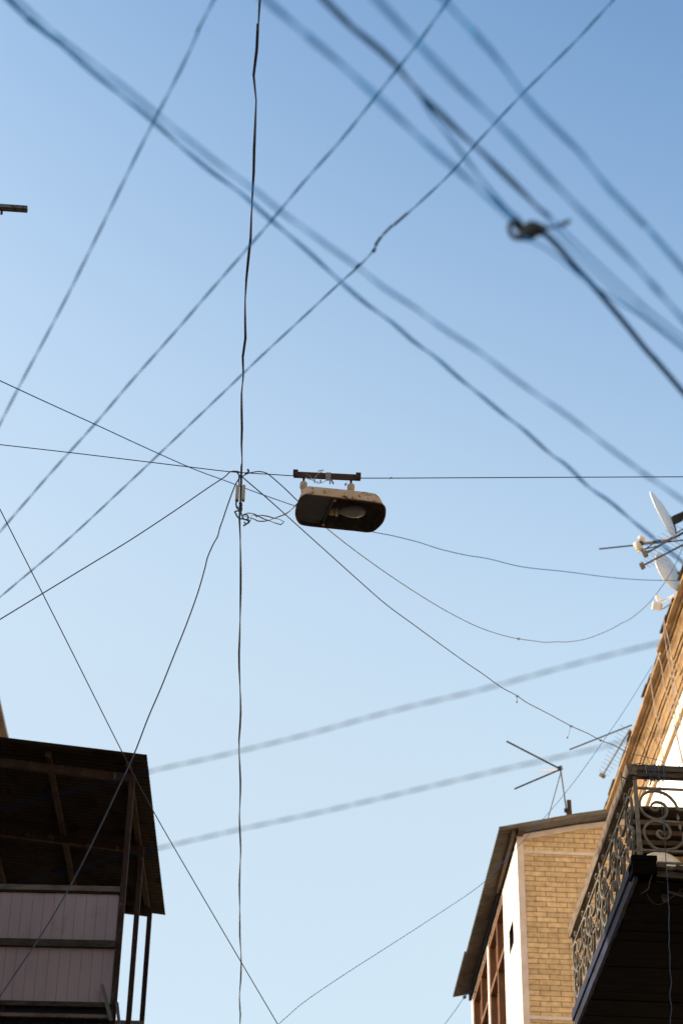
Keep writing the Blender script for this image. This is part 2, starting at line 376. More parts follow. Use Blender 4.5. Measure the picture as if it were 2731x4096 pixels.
# eaves
r_ = MB()
prof = [(3.248, 13.848), (3.7, 13.955), (4.228, 14.081), (4.6, 14.155), (5.02, 14.229)]
corrugated(r_, prof, 23.85, 27.75, 'y', .088, .02)
corrugated(r_, [(3.225, 13.852)]+[(a, z+.006) for a, z in prof[1:]], 27.70, 29.26, 'y', .088, .02)
part(house, r_, 'roof', 'tin')
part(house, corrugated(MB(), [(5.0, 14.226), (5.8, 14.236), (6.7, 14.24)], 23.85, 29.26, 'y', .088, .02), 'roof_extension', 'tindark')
for yy in (24.12, 24.40, 24.68, 24.93): part(house, MB().box(4.99, 6.6, yy, yy+.045, 14.15, 14.195), 'batten', 'woodpurl')
for xx in (3.50, 4.70):
    part(house, MB().box(xx, xx+.075, 23.88, 29.2, roofz(xx)-.062, roofz(xx)-.012), 'purlin', 'woodpurl')
part(house, MB().box(3.425, 3.465, 23.93, 25.62, 13.80, 13.865), 'eave_board', 'woodpurl')
part(house, MB().box(3.455, 3.49, 25.64, 29.22, 13.78, 13.875), 'eave_shade_strip', 'slate')  # dark strip standing in for the shaded wall top and beam

# ================================================================== cornice house behind it
ch = thing('cornice_house', 'tall white plastered building with a weathered ochre moulded stone cornice', 'building', (6.35, 25, 0))
CP = [(6.0, 17.985), (6.0, 17.93), (6.085, 17.94), (6.088, 17.905), (6.10, 17.895), (6.116, 17.90), (6.12, 17.93), (6.135, 17.935), (6.132, 17.875), (6.15, 17.858), (6.175, 17.84), (6.195, 17.81), (6.205, 17.772), (6.212, 17.775),
      (6.228, 17.80), (6.224, 17.745), (6.232, 17.728), (6.244, 17.722), (6.25, 17.735), (6.262, 17.75), (6.256, 17.69), (6.262, 17.655), (6.278, 17.635), (6.292, 17.600), (6.298, 17.555), (6.30, 17.54), (6.318, 17.565), (6.315, 17.50), (6.325, 17.475), (6.345, 17.472)]
def cornice(name, pts, dx, dz, y0, y1, back, m):
    """weathered moulding: cut in stones of uneven length, each a little out of line"""
    mb = MB(); y = y0
    while y < y1-.02:
        ln = min(random.uniform(.55, 1.1), y1-y); jx = random.uniform(-.004, .004); jz = random.uniform(-.004, .004)
        poly = [(x+dx+jx, 0, z+dz+jz) for x, z in pts]+[(back, 0, pts[-1][1]+dz+jz), (back, 0, pts[0][1]+dz+jz)]
        n = 5; rings = []
        for k in range(n):
            yy = y+.002+(ln-.004)*k/(n-1)
            wob = [random.uniform(-.0016, .0016) for _ in poly]
            rings.append([(p[0]+wob[i]+(0 if k not in (0, n-1) else .004), yy, p[2]+wob[-1-i]) for i, p in enumerate(poly)])
        mb.loft(rings, True, False); y += ln
    return part(ch, mb, name, m)
cornice('cornice', CP, 0, 0, 26.05, 31.1, 6.9, 'stone')
cornice('cornice', CP, -.055, .012, 19.5, 26.05, 6.9, 'stone')
cornice('cornice', CP, -.11, -.03, 31.1, 33.5, 6.9, 'stone')
# loose slates lying along the top edge
y = 19.6
while y < 33.2:
    ln = random.uniform(.25, .6); ex = random.uniform(-.03, .012); z = 17.99+random.uniform(0, .01); ddx = -.055 if y < 26.05 else (-.11 if y > 31.1 else 0)
    if random.random() < .75:
        sl_ = MB().hexa([(5.985+ddx+ex, y, z), (6.5, y, z+.06), (6.5, y+ln, z+.06), (5.99+ddx+ex+random.uniform(-.015, .015), y+ln, z),
                  (5.985+ddx+ex, y, z+.02), (6.5, y, z+.08), (6.5, y+ln, z+.08), (5.99+ddx+ex, y+ln, z+.02)])
        part(ch, sl_, 'roof_slate', 'woodgreyx')
    y += ln+.003
part(ch, MB().box(6.345, 6.6, 19.5, 33.5, 17.20, 17.475), 'frieze', 'frieze')
part(ch, MB().box(6.315, 6.6, 19.5, 33.5, 17.155, 17.198).box(6.325, 6.6, 19.5, 33.5, 17.13, 17.153), 'string_moulding', 'stone')
part(ch, MB().box(6.35, 6.6, 19.5, 33.5, 0, 17.128), 'wall', 'plaster')
part(ch, MB().prism([(6.2, 19.5, 18.0), (11, 19.5, 19.0), (11, 19.5, 18.9), (6.2, 19.5, 17.9)], (0, 0, 0), (0, 14, 0)), 'roof', 'tindark')
part(ch, MB().box(6.6, 11, 33.3, 33.5, 0, 18), 'gable_wall', 'plaster'); part(ch, MB().box(6.6, 11, 19.5, 19.7, 0, 18), 'gable_wall', 'plaster')

# ================================================================== balcony house, right edge
bh = thing('balcony_house', 'dark balcony of an old house with curled wrought iron railing and weathered wooden hand rail', 'house', (4.7, 14, 0))
part(bh, MB().box(4.7, 5.0, 9.5, 18.2, 0, 13.2).box(5.0, 9, 18.0, 18.2, 0, 13.2).box(5.0, 9, 9.5, 9.7, 0, 13.2), 'wall', 'housewall')
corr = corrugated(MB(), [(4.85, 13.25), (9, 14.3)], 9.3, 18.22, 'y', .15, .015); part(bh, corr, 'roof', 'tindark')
YN, YF, XO = 14.87, 18.0, 3.064
fl = MB()
x = XO+.03
while x < 4.68:
    wd = random.uniform(.11, .15)
    ye = YN+.06+(random.uniform(0, .05) if x > 3.25 else 0)
    fl.box(x, x+wd-.008, ye, YF, 8.985+random.uniform(-.004, .004), 9.02); x += wd
balc = part(bh, fl, 'balcony', 'woodgrey')
jo = MB()
for k in range(8):
    y = YN+.22+k*.4; jo.box(XO+.06, 4.69, y, y+.09, 8.87, 8.983)
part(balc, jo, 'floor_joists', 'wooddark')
# underside boards
ub = MB(); y = YN+.08
while y < YF-.05:
    ub.box(XO+.05, 4.69, y, min(y+.17, YF-.01), 8.85+random.uniform(-.004, .004), 8.868); y += .178
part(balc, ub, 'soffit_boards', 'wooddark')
part(balc, MB().box(XO-.004, XO+.024, YN+.03, YF+.02, 8.955, 9.035), 'fascia_board', 'fascia')
part(balc, MB().box(XO+.012, XO+.045, YN+.05, YF, 8.865, 8.953), 'lower_fascia', 'fascia')
part(balc, MB().box(XO-.008, 3.258, YN-.012, YN+.03, 9.012, 9.05).box(XO-.004, 3.25, YN-.006, YN+.16, 8.90, 9.010), 'corner_block', 'wooddark')
# rotten plank ends along the near edge
pe = MB()
for (xa, xb, za, zb, ya) in ((3.26, 3.40, 8.985, 9.015, .10), (3.415, 3.50, 8.98, 9.02, .07), (3.51, 3.64, 8.98, 9.01, .12), (3.65, 3.8, 8.98, 9.01, .09)):
    pe.hexa([(xa, YN+ya, za), (xb, YN+ya+.01, za-.008), (xb, YN+.3, za-.004), (xa, YN+.3, za), (xa+.008, YN+ya, zb), (xb-.01, YN+ya+.01, zb-.006), (xb, YN+.3, zb), (xa, YN+.3, zb)])
pe.bar((3.24, YN+.13, 8.955), (4.1, YN+.15, 8.925), .05, .05).bar((3.27, YN+.19, 8.90), (4.2, YN+.23, 8.84), .05, .04).bar((3.33, YN+.2, 8.88), (3.9, YN+.3, 8.76), .03, .04)
part(balc, pe, 'rotten_planks', 'woodgreyx')
part(balc, MB().hexa([(3.335, YN+.25, 8.80), (3.385, YN+.25, 8.795), (3.385, YN+.28, 8.795), (3.335, YN+.28, 8.80), (3.33, YN+.25, 8.872), (3.375, YN+.25, 8.872), (3.375, YN+.28, 8.872), (3.33, YN+.28, 8.872)]), 'loose_block', 'woodgreyx')
hr = MB()
def roughbar(mb, pts4, n, ax):
    pass
for k in range(12):            # side rail, slightly uneven
    ya = YN-.01+(YF+.03-YN)*k/12; yb = YN-.01+(YF+.03-YN)*(k+1)/12
    f_ = lambda kk: (math.sin(kk*1.7)*.002)
    a, b2 = f_(k), f_(k+1)
    hr.hexa([(XO+.012+a, ya, 9.762), (XO+.085, ya, 9.757), (XO+.085, yb, 9.757), (XO+.012+b2, yb, 9.762), (XO+a, ya, 9.852+a), (XO+.085, ya, 9.857+a), (XO+.085, yb, 9.857+b2), (XO+b2, yb, 9.852+b2)])
part(balc, hr, 'hand_rail', 'woodgrey')
part(balc, MB().box(XO+.087, 4.7, YN-.008, YN+.07, 9.80, 9.852).box(XO+.087, 4.7, YN+.004, YN+.06, 9.757, 9.798), 'front_hand_rail', 'woodgreyx')
part(balc, MB().box(XO+.04, XO+.085, YF+.032, YF+.07, 9.80, 9.85) if False else MB().box(XO+.087, 4.7, YF-.04, YF+.02, 9.76, 9.85), 'far_hand_rail', 'woodgreyx')
VB, VT = 9.107, 9.655
for (px_, py_) in ((XO+.055, YN+.012), (XO+.03, YF-.01), (XO+.03, (YN+YF)/2)):
    part(balc, MB().box(px_, px_+.03, py_, py_+.024, 9.02, 9.757), 'post', 'iron')
def iron(mb_pts, name, nrm, th=.016, dp=.02):
    m_ = MB()
    for p in mb_pts: m_.ribbon(p, nrm, th, dp)
    return part(balc, m_, name, 'iron')
xin = XO+.036                                                              # plane of the side railing
iron([[(xin, YN+.03, VT), (xin, YF, VT)]], 'side_bar', (1, 0, 0), .018, .016)
iron([[(xin, YN+.03, VB), (xin, YF, VB)]], 'side_bar', (1, 0, 0), .018, .016)
iron([[(xin, YN+.03, 9.045), (xin, YF, 9.045)]], 'side_bar', (1, 0, 0), .014, .014)
iron([[(XO+.088, YN+.02, VT), (4.7, YN+.02, VT)]], 'front_bar', (0, 1, 0), .018, .016)
iron([[(XO+.088, YN+.02, VB), (4.7, YN+.02, VB)]], 'front_bar', (0, 1, 0), .018, .016)
iron([[(3.26, YN+.02, 9.005), (4.7, YN+.02, 9.005)]], 'front_bar', (0, 1, 0), .016, .014)
UP = [(1411, 600), (1300, 602), (1200, 598), (1165, 540), (1140, 470), (1050, 355), (950, 290), (820, 258), (680, 275), (575, 345), (518, 450), (512, 560), (545, 660), (620, 735), (720, 785),
      (830, 795), (930, 745), (985, 660), (978, 560), (920, 495), (840, 470), (765, 482), (712, 535), (722, 600), (775, 632), (820, 612), (822, 580), (805, 578)]
LO = [(1411, 990), (1310, 985), (1262, 1015), (1245, 1090), (1225, 1190), (1150, 1280), (1050, 1340), (900, 1368), (740, 1350), (630, 1255), (560, 1120), (552, 1000), (600, 910), (700, 850), (800, 845),
      (920, 880), (1000, 960), (1015, 1060), (960, 1140), (870, 1162), (795, 1110), (780, 1050), (815, 1015), (855, 1035), (850, 1055)]
def uvp(p): return ((p[0]-500)*.00045, VB+(1388-p[1])/1178*(VT-VB))
def leaf(u, v, du, dv, wd):
    L_ = math.hypot(du, dv); nx, ny = -dv/L_*wd, du/L_*wd
    return [(u, v), (u+du*.45+nx, v+dv*.45+ny), (u+du, v+dv), (u+du*.45-nx, v+dv*.45-ny)]
def scroll(place, nrm, mirror, width):
    """one scroll unit: two C scrolls, a stem and its three leaves"""
    fx = (lambda u: width-u) if mirror else (lambda u: u)
    m_ = MB()
    for S_ in (UP, LO):
        q = [uvp(p) for p in S_]; q = smooth([(a, b_, 0) for a, b_ in q], 3)
        m_.ribbon([place(fx(a[0]*width/.41), a[1]) for a in q], nrm, .0165, .022)
    st = [uvp(p) for p in ((690, 825), (900, 832), (1200, 840))]
    m_.ribbon([place(fx(a*width/.41), v) for a, v in st], nrm, .017, .02)
    nv = Vector(nrm)*.006
    for (u, v, du, dv) in ((1195, 838, .085, 0), (1178, 815, -.006, .065), (1185, 862, .008, -.065)):
        a, b_ = uvp((u, v)); P = [place(fx(x_*width/.41), y_) for x_, y_ in leaf(a, b_, du, dv, .012)]
        m_.prism(P, -nv, nv)
    part(balc, m_, 'iron_scroll', 'iron')
for k in range(4):
    scroll(lambda u, v, k=k: (XO+.09+.41*k+u, YN+.02, v), (0, 1, 0), k % 2 == 1, .41)
NW = 8; wid = (YF-.02-YN-.05)/NW
for k in range(NW):
    scroll(lambda u, v, k=k: (xin, YN+.045+wid*k+u, v), (1, 0, 0), k % 2 == 1, wid)
for k in range(NW):                                                      # little curls between the bar and the hand rail
    yc = YN+.06+wid*(k+.5)+random.uniform(-.05, .05); c = []
    for a in range(16):
        t = a/15*1.6*math.pi; rr = .036*(1-a/15*.7); sgn = 1 if k % 2 else -1
        c.append((xin, yc+sgn*rr*math.cos(t), 9.708+rr*math.sin(t)))
    part(balc, MB().ribbon(c, (1, 0, 0), .011, .016), 'iron_curl', 'iron')

# ================================================================== porch house on the left (turned a little from the street)
_d = ray(1174, 8070); _a = math.atan2(_d[0], _d[1])
EX = np.array([math.cos(_a), -math.sin(_a), 0]); EY = np.array([math.sin(_a), math.cos(_a), 0])
P0 = at(925*.57236, 2750+600*.57236, 21)*np.array([1, 1, 0])
class LB(MB):
    def build(s, name, m, parent=None):
        s.v = [tuple(P0+EX*x+EY*y+np.array([0, 0, z])) for x, y, z in s.v]; return MB.build(s, name, m, parent)
ph = thing('porch_house', 'dark open rooftop porch with rusty posts, lean-to iron roof and grey-pink panelled parapet', 'house', tuple(P0))
SL = -.112
rz = lambda x: 11.70+(x-.158)*SL
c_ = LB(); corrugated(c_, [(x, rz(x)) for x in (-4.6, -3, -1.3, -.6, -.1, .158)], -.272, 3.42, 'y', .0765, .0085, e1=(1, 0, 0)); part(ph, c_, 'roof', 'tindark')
def sb(x0, x1, y0, y1, dz0, dz1):                                          # box following the roof slope
    return LB().hexa([(x0, y0, rz(x0)+dz0), (x1, y0, rz(x1)+dz0), (x1, y1, rz(x1)+dz0), (x0, y1, rz(x0)+dz0), (x0, y0, rz(x0)+dz1), (x1, y0, rz(x1)+dz1), (x1, y1, rz(x1)+dz1), (x0, y1, rz(x0)+dz1)])
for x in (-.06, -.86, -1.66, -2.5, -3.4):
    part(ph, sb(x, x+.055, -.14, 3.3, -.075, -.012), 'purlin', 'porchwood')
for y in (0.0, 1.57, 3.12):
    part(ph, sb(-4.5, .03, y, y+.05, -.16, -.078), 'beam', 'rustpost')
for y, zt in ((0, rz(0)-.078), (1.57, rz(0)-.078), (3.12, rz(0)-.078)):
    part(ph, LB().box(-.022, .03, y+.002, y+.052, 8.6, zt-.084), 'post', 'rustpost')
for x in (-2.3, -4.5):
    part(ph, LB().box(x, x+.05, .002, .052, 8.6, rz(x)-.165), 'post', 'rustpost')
part(ph, LB().box(-4.5, -.024, -.006, .05, 10.365, 10.418), 'parapet_rail', 'white_post')
part(ph, LB().box(-4.5, -.024, .0, .05, 10.345, 10.363), 'rail_lip', 'tindark')
# panels of narrow boards
def panels(z0, z1, name):
    x = -.03; mb = LB()
    while x > -4.4:
        wd = .102; g0, g1 = random.uniform(-.002, .002), random.uniform(-.002, .002); mb.hexa([(x-wd+.0018, .016+g0, z0), (x-.0005, .018+g1, z0), (x-.0005, .03, z0), (x-wd+.0018, .03, z0), (x-wd+.0018, .016-g1, z1), (x-.0005, .018+g0, z1), (x-.0005, .03, z1), (x-wd+.0018, .03, z1)])
        x -= wd
    mb.box(-4.45, -.005, .032, .04, z0, z1)
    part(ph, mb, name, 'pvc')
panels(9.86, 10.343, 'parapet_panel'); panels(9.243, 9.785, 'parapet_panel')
part(ph, LB().box(-4.5, -.024, -.02, .03, 9.787, 9.857), 'parapet_board', 'boarddark')
part(ph, LB().box(-4.5, -.07, -.02, .03, 9.196, 9.241), 'parapet_board', 'boarddark')
part(ph, LB().box(-4.5, -.02, .04, .06, 8.4, 9.25), 'lower_panel', 'slate')
part(ph, LB().box(-4.5, -.03, -.03, .02, 9.084, 9.118), 'lower_rail', 'white_post')
for k in range(22):
    x = -.16-.12*k; part(ph, LB().box(x, x+.02, -.012, .02, 8.5, 9.082), 'baluster', 'wooddark')
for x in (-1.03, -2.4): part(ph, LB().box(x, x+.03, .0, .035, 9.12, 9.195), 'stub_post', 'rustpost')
part(ph, LB().bar((-.115, -.05, 9.40), (.0, -.06, 9.05), .035, .02, (0, 1, 0)), 'bracket', 'dark')
part(ph, LB().bar((.033, -.01, 9.245), (.085, .0, 8.95), .03, .02, (0, 1, 0)), 'bracket', 'dark')
part(ph, LB().box(-4.5, .03, 3.12, 3.17, 10.27, 10.33), 'back_rail', 'white_post')
part(ph, LB().box(-4.5, .02, .07, 3.15, 8.9, 9.0), 'floor', 'wooddark')
part(ph, LB().box(-4.6, -4.5, 0, 3.3, 0, 11.9).box(-4.5, 0, .07, 3.15, 0, 8.39), 'wall', 'housewall')

# far cornice, top left
fc = thing('far_house', 'brown moulded cornice of a house rising behind the porch roof at the left edge', 'building', tuple(P0))
q0 = at(37, 2955, 45)-P0; fx0, fy0, fz0 = q0.dot(EX), q0.dot(EY), q0[2]
fp = [(0, 0), (0, -.10), (-.12, -.13), (-.14, -.22), (-.26, -.26), (-.30, -.42), (-.38, -.46), (-.40, -.62), (-.46, -.64), (-.46, -1.1), (-2.5, -1.1), (-2.5, .1)]
m_ = LB(); y = fy0-2.6
while y < fy0+9:
    j = random.uniform(-.012, .012); m_.prism([(fx0+a+j, y, fz0+b_+j) for a, b_ in fp], (0, 0, 0), (0, 1.19, 0)); y += 1.2
part(fc, m_, 'cornice', 'farstone')
part(fc, LB().box(fx0-6, fx0-.5, fy0-2.4, fy0+9, 0, fz0-1.11), 'wall', 'housewall')

# unseen house at the left, added and sized so its shade lies over the lane and the lamp
lh = thing('shade_house', 'unseen plastered house along the left side of the lane, added for its shade', 'house', (-3.4, 10, 0))
part(lh, MB().box(-9, -3.4, 3, 16.5, 0, 11.85), 'wall', 'housewall')
c_ = corrugated(MB(), [(-9.2, 12.6), (-3.15, 11.95)], 2.8, 16.7, 'y', .15, .015); part(lh, c_, 'roof', 'tindark')
for k in range(5):
    for z in (1.2, 4.4, 7.6):
        wn = part(lh, MB().box(-3.395, -3.36, 4+2.5*k, 5+2.5*k, z, z+1.5), 'window', 'wood')
        part(wn, MB().box(-3.358, -3.354, 4.08+2.5*k, 4.92+2.5*k, z+.08, z+1.42), 'pane', 'glass')

# steel arm poking in at the left edge
b0 = at(111, 837, 15); arm = thing('steel_arm', 'short dark grey steel arm with rust-flecked edge poking in at the left edge', 'bracket', tuple(b0))
dn = at(0, 832, 15)-b0; dn[1] = 0; dn /= np.linalg.norm(dn); e_ = b0+dn*1.75
m_ = MB().bar(b0, e_, .046, .028); part(arm, m_, 'channel', mat('grey_steel_rust', (.075, .066, .062), (.10, .09, .085), 9, .7, .2, spot=(.03, .012, .008), sscale=22, sth=.56))
p_ = at(8, 849, 15); part(arm, MB().lathe([(.0, -.02), (.009, -.018), (.009, .01), (0, .012)], p_, (0, 0, 1), 12), 'bolt', 'rust')
part(arm, MB().bar(e_-np.array([0, 0, .2]), e_+np.array([0, 0, .2]), .12, .012, (0, 1, 0)), 'wall_plate', 'rust')

# ================================================================== street lamp hung on the cross wire
LC = np.array([.604, 12.15, 10.257])
lamp = thing('street_lamp', 'old rusting cream box street lamp hanging from the cross wire with its big bulb showing', 'street lamp', tuple(LC))
RIM = [(-.251, -.206), (-.103, -.19), (.086, -.169), (.228, -.148), (.282, -.129), (.306, -.074), (.308, .032), (.286, .117), (.225, .203), (.11, .198), (-.082, .18), (-.25, .16), (-.293, .123), (-.312, .058), (-.315, -.009), (-.308, -.082), (-.289, -.165)]
rim = smooth([(x, y, 0) for x, y in RIM+RIM[:1]], 5)[:-1]
rim = [np.array([p[0], p[1]]) for p in rim]; nr = len(rim)
def ring(sx, sy, dx, dy, dz, tilt=0):
    return [LC+np.array([p[0]*sx+dx, p[1]*sy+dy, dz+tilt*p[0]]) for p in rim]
sh = MB()
sh.loft([ring(1.0, 1.0, 0, 0, 0), ring(.995, .99, 0, 0, .012), ring(.965, .95, -.004, .002, .045), ring(.93, .9, -.008, .004, .082, .006), ring(.89, .84, -.012, .006, .105, .008),
         ring(.8, .72, -.014, .008, .118, .008), ring(.5, .4, -.01, .01, .124, .004), ring(.02, .02, 0, 0, .126)], False)
shell = part(lamp, sh, 'shell', 'shell')
inn = MB()
inn.loft([ring(.985, .975, 0, 0, .001), ring(.96, .94, 0, 0, .03), ring(.90, .84, -.004, 0, .075), ring(.7, .6, 0, 0, .10), ring(.02, .02, 0, 0, .104)], False)
part(lamp, inn, 'reflector', 'shellin')
rp = [LC+np.array([p[0], p[1], 0]) for p in rim]; rp.append(rp[0]); rp.append(rp[1])
part(lamp, MB().tube(rp, .0072, 6, cap=False), 'rim', 'rim')
pl = [p*np.array([.97, .955]) for p in rim]
keep = [p for p in pl if p[0] < -.075-.055*(p[1])/.18]
keep.sort(key=lambda p: math.atan2(p[1], p[0]+.19))
part(lamp, MB().prism([LC+np.array([p[0], p[1], .010]) for p in keep], (0, 0, 0), (0, 0, .004)), 'cover_plate', 'plate')
part(lamp, MB().bar(LC+np.array([-.062, -.17, .006]), LC+np.array([-.125, .165, .006]), .010, .012), 'plate_edge', 'plate')
for (x, y) in ((-.055, -.155), (-.118, .15)):
    part(lamp, MB().box(LC[0]+x-.008, LC[0]+x+.012, LC[1]+y-.01, LC[1]+y+.01, LC[2]-.004, LC[2]+.004), 'clip', 'cream')
wr = MB().tube(smooth([LC+np.array(p) for p in ((-.235, .055, .006), (-.215, .06, .0), (-.17, .062, -.003), (-.145, .06, .004))], 4), .0016, 5)
wr.tube(smooth([LC+np.array(p) for p in ((-.16, -.09, .006), (-.155, -.075, -.002), (-.14, -.08, .002))], 4), .0016, 5)
part(lamp, wr, 'plate_wire', 'brownw')
BC = LC+np.array([.095, .018, .035]); bx = np.array([1, -.06, 0])
sk = MB().lathe([(.0, -.18), (.030, -.178), (.030, -.137), (.0, -.136)], BC, bx, 20); part(lamp, sk, 'socket', 'porcelain')
part(lamp, MB().lathe([(0, -.136), (.036, -.135), (.037, -.125), (.036, -.115), (0, -.114)], BC, bx, 24), 'socket_collar', 'porcelain')
bl = [(.0, -.115), (.019, -.114), (.020, -.10), (.025, -.088), (.033, -.07), (.041, -.047), (.047, -.018), (.049, .008), (.0465, .032), (.040, .052), (.030, .068), (.017, .078), (.006, .0815), (0, .082)]
part(lamp, MB().lathe(bl, BC, bx, 28), 'bulb', 'bulb')
bolt = MB()
for (x, y) in ((.24, -.11), (.0, .16), (.2, .17)): bolt.lathe([(0, -.002), (.006, -.002), (.006, .018), (0, .02)], LC+np.array([x, y*.9, .01]), (0, 0, 1), 10)
part(lamp, bolt, 'screws', 'rim')
hb = MB().box(.262, .738, 12.142, 12.148, 10.546, 10.600).box(.262, .738, 12.149, 12.175, 10.594, 10.600).box(.262, .738, 12.132, 12.141, 10.543, 10.566)
hang = part(lamp, hb, 'hanger_bar', 'rust')
for x in (.257, .705):
    cl_ = part(hang, MB().box(x, x+.036, 12.120, 12.131, 10.548, 10.602), 'clamp', 'rust')
for x in (.275, .723):
    for z in (10.562, 10.588):
        part(hang, MB().lathe([(0, 0), (.0055, .001), (.0055, .009), (0, .01)], (x, 12.119, z), (0, -1, 0), 6), 'bolt', 'rust')
for x in (.335, .672):
    part(lamp, MB().box(x-.008, x+.008, 12.143, 12.155, 10.50, 10.545), 'hanger_strap', 'rust')
    part(lamp, MB().lathe([(0, .512), (.018, .512), (.026, .505), (.027, .495), (.027, .465), (.022, .455), (.018, .44), (.016, .41), (.014, .37), (0, .37)], (x, 12.15, 10.0), (0, 0, 1), 20), 'insulator', 'porcelain')
part(lamp, MB().hexa([(.44, 12.07, 10.372), (.61, 12.07, 10.374), (.61, 12.2, 10.374), (.44, 12.2, 10.372), (.445, 12.075, 10.40), (.6, 12.075, 10.392), (.6, 12.2, 10.392), (.445, 12.2, 10.40)]), 'top_plate', 'plate')
L1 = lambda pts, y=12.06: [onp(1150+a*.26786, 1850+b_*.26786, 1, y) for a, b_ in pts]
wl = MB()
for P in ([(400, 310), (395, 270), (410, 220), (450, 175), (485, 155), (480, 125), (500, 115), (540, 110)], [(415, 300), (408, 250), (440, 190), (470, 165), (500, 150), (540, 160)],
          [(260, 215), (330, 250), (390, 270), (430, 300)], [(275, 170), (330, 200), (380, 260), (430, 295)], [(450, 140), (470, 118), (500, 125), (520, 130), (535, 105)],
          [(440, 305), (480, 310), (540, 290), (590, 255)], [(430, 300), (450, 285), (460, 310)], [(265, 230), (300, 240), (350, 262)]):
    wl.tube(smooth(L1(P), 4), .0022, 5)
part(lamp, wl, 'binding_wire', 'greyw')
wl = MB()
for x in (578, 590, 602, 622, 632):
    wl.tube(smooth(L1([(x, 270), (x-4, 200), (x+4, 158), (x+10, 155), (x+8, 230), (x+6, 320 if x > 610 else 270)], 12.115), 4), .0026, 5)
part(lamp, wl, 'binding_wire', 'greyw')
wl = MB()
for P in ([(855, 345), (862, 320), (875, 300)], [(865, 345), (870, 315), (885, 310)], [(870, 345), (880, 330), (878, 318)], [(850, 320), (860, 340)]): wl.tube(L1(P), .0018, 5)
part(lamp, wl, 'wire_ends', 'steel')
part(lamp, MB().bar(L1([(655, 262)], 12.13)[0], L1([(685, 320)], 12.13)[0], .008, .008).bar(L1([(492, 262)], 12.13)[0], L1([(492, 300)], 12.13)[0], .008, .008), 'stay', 'rust')

# ================================================================== cables
OG = 'cables and wires strung over the lane'
def cable(name, label, pts, r, m, twist=None, k=5, cat='cable', seg=7, n=2, rad=None):
    q = smooth(pts, k); mb = MB()
    if twist: strands(mb, q, r, twist, n, rad)
    else: mb.tube(q, r, seg)
    return tag(mb.build(name, m), label, cat, OG)
ZJ = 10.498; YJ = 12.10
c1 = lambda P: [(850+a*.5102, 1750+b_*.5102) for a, b_ in P]
c9 = lambda P, y=YJ: [onp(880+a*.19133, 1780+b_*.19133, 1, y) for a, b_ in P]
A1 = [(597, -5), (595, 30), (592, 60), (590, 110), (586, 150), (582, 178), (583, 198), (588, 225), (588, 255), (586, 290), (584, 335), (583, 380), (582, 420), (578, 470), (577, 520), (574, 570), (569, 605), (566, 640), (563, 690), (563, 730), (565, 765), (561, 795), (557, 830), (559, 865), (555, 900), (555, 940), (556, 980), (554, 1010), (557, 1045), (555, 1070)]
A1p = extend(path(A1, z=ZJ), 3, 0)+c9([(452, 440), (470, 500), (462, 580), (445, 660), (430, 740), (445, 800), (430, 870), (428, 1000), (428, 1150), (425, 1250)])
cable('power_cable', 'thick wavy black twin cable running straight up the picture from the cream insulators', A1p, .0046, 'black', 1.7, 4, rad=.0042)
A2 = [(550, 1192), (552, 1240), (553, 1330), (552, 1400), (551, 1450), (549, 1510), (551, 1570), (553, 1620), (552, 1660), (549, 1700), (550, 1745), (552, 1780), (552, 1830), (550, 1870), (551, 1910), (553, 1950), (551, 2000), (550, 2040), (551, 2100), (551, 2150), (554, 2200), (553, 2250), (550, 2290), (552, 2330), (551, 2360)]
A2p = c9([(430, 1290), (410, 1400), (412, 1600)])[:1]+path(A2, z=ZJ-.06); A2p = extend(A2p, 0, 4)
cable('power_cable', 'thick black twin cable dropping straight down the picture below the cream insulators', A2p, .0046, 'black', 2.1, 4, rad=.0042)
cable('cross_wire', 'thin dark steel wire crossing level from the left edge into the lamp hanger bar', extend(path([(0, 1021), (150, 1038), (300, 1056), (440, 1073), (535, 1084), (615, 1089), (676, 1093)], y=YJ+.03), 3, 0), .0035, 'steel', k=3, cat='wire')
cw = cable('cross_wire', 'thin dark steel wire running level from the lamp hanger bar to the right edge', extend(path([(826, 1098), (898, 1098), (1100, 1097), (1300, 1096), (1568, 1095)], y=YJ+.05), 0, 5), .0036, 'steel', k=3, cat='wire')
under(cw, MB().tube(path([(895, 1099.5), (899, 1096)], y=YJ+.045), .004, 6).build('knot', 'steel'))
cable('thin_wire', 'very thin blue wire from the left edge passing behind the lamp to the dishes', extend(path([(0, 874), (110, 925), (220, 975), (330, 1026), (440, 1075), (520, 1105), (600, 1135), (683, 1164), (770, 1195), (850, 1220), (900, 1230), (960, 1245), (1010, 1261), (1070, 1275), (1120, 1283), (1200, 1302), (1300, 1313), (1400, 1326), (1480, 1332), (1545, 1333), (1564, 1335)], 16, 27), 3, 0), .0045, 'midblue', cat='wire')
cable('slack_cable', 'thin dark cable sagging from the junction down to the left edge', extend(path([(0, 1423), (100, 1362), (200, 1301), (300, 1240), (400, 1174), (480, 1119), (515, 1096)], 13.5, 15), 3, 0)+c9([(200, 570), (270, 548), (320, 548), (360, 575), (400, 620), (425, 640)]), .0042, 'navy')
cable('slack_cable', 'dark cable falling from the junction past the porch roof corner to the lower left edge', c9([(430, 660), (400, 700), (350, 780), (310, 860), (250, 1010), (150, 1290), (60, 1560), (0, 1730)])+extend(path([(500, 1232), (490, 1250), (477, 1280), (470, 1308), (455, 1360), (430, 1430), (400, 1505), (370, 1580), (340, 1650), (308, 1733), (270, 1815), (230, 1900), (170, 2020), (100, 2140), (0, 2290)], 15, 11.5), 0, 2), .0046, 'navy')
cable('straight_wire', 'straight dark wire from the left edge past the porch roof corner to the bottom edge', extend(path([(0, 1168), (150, 1465), (280, 1725), (352, 1862), (450, 2032), (560, 2220), (640, 2356)], 15.5, 17.5), 3, 3), .004, 'navy', cat='wire')
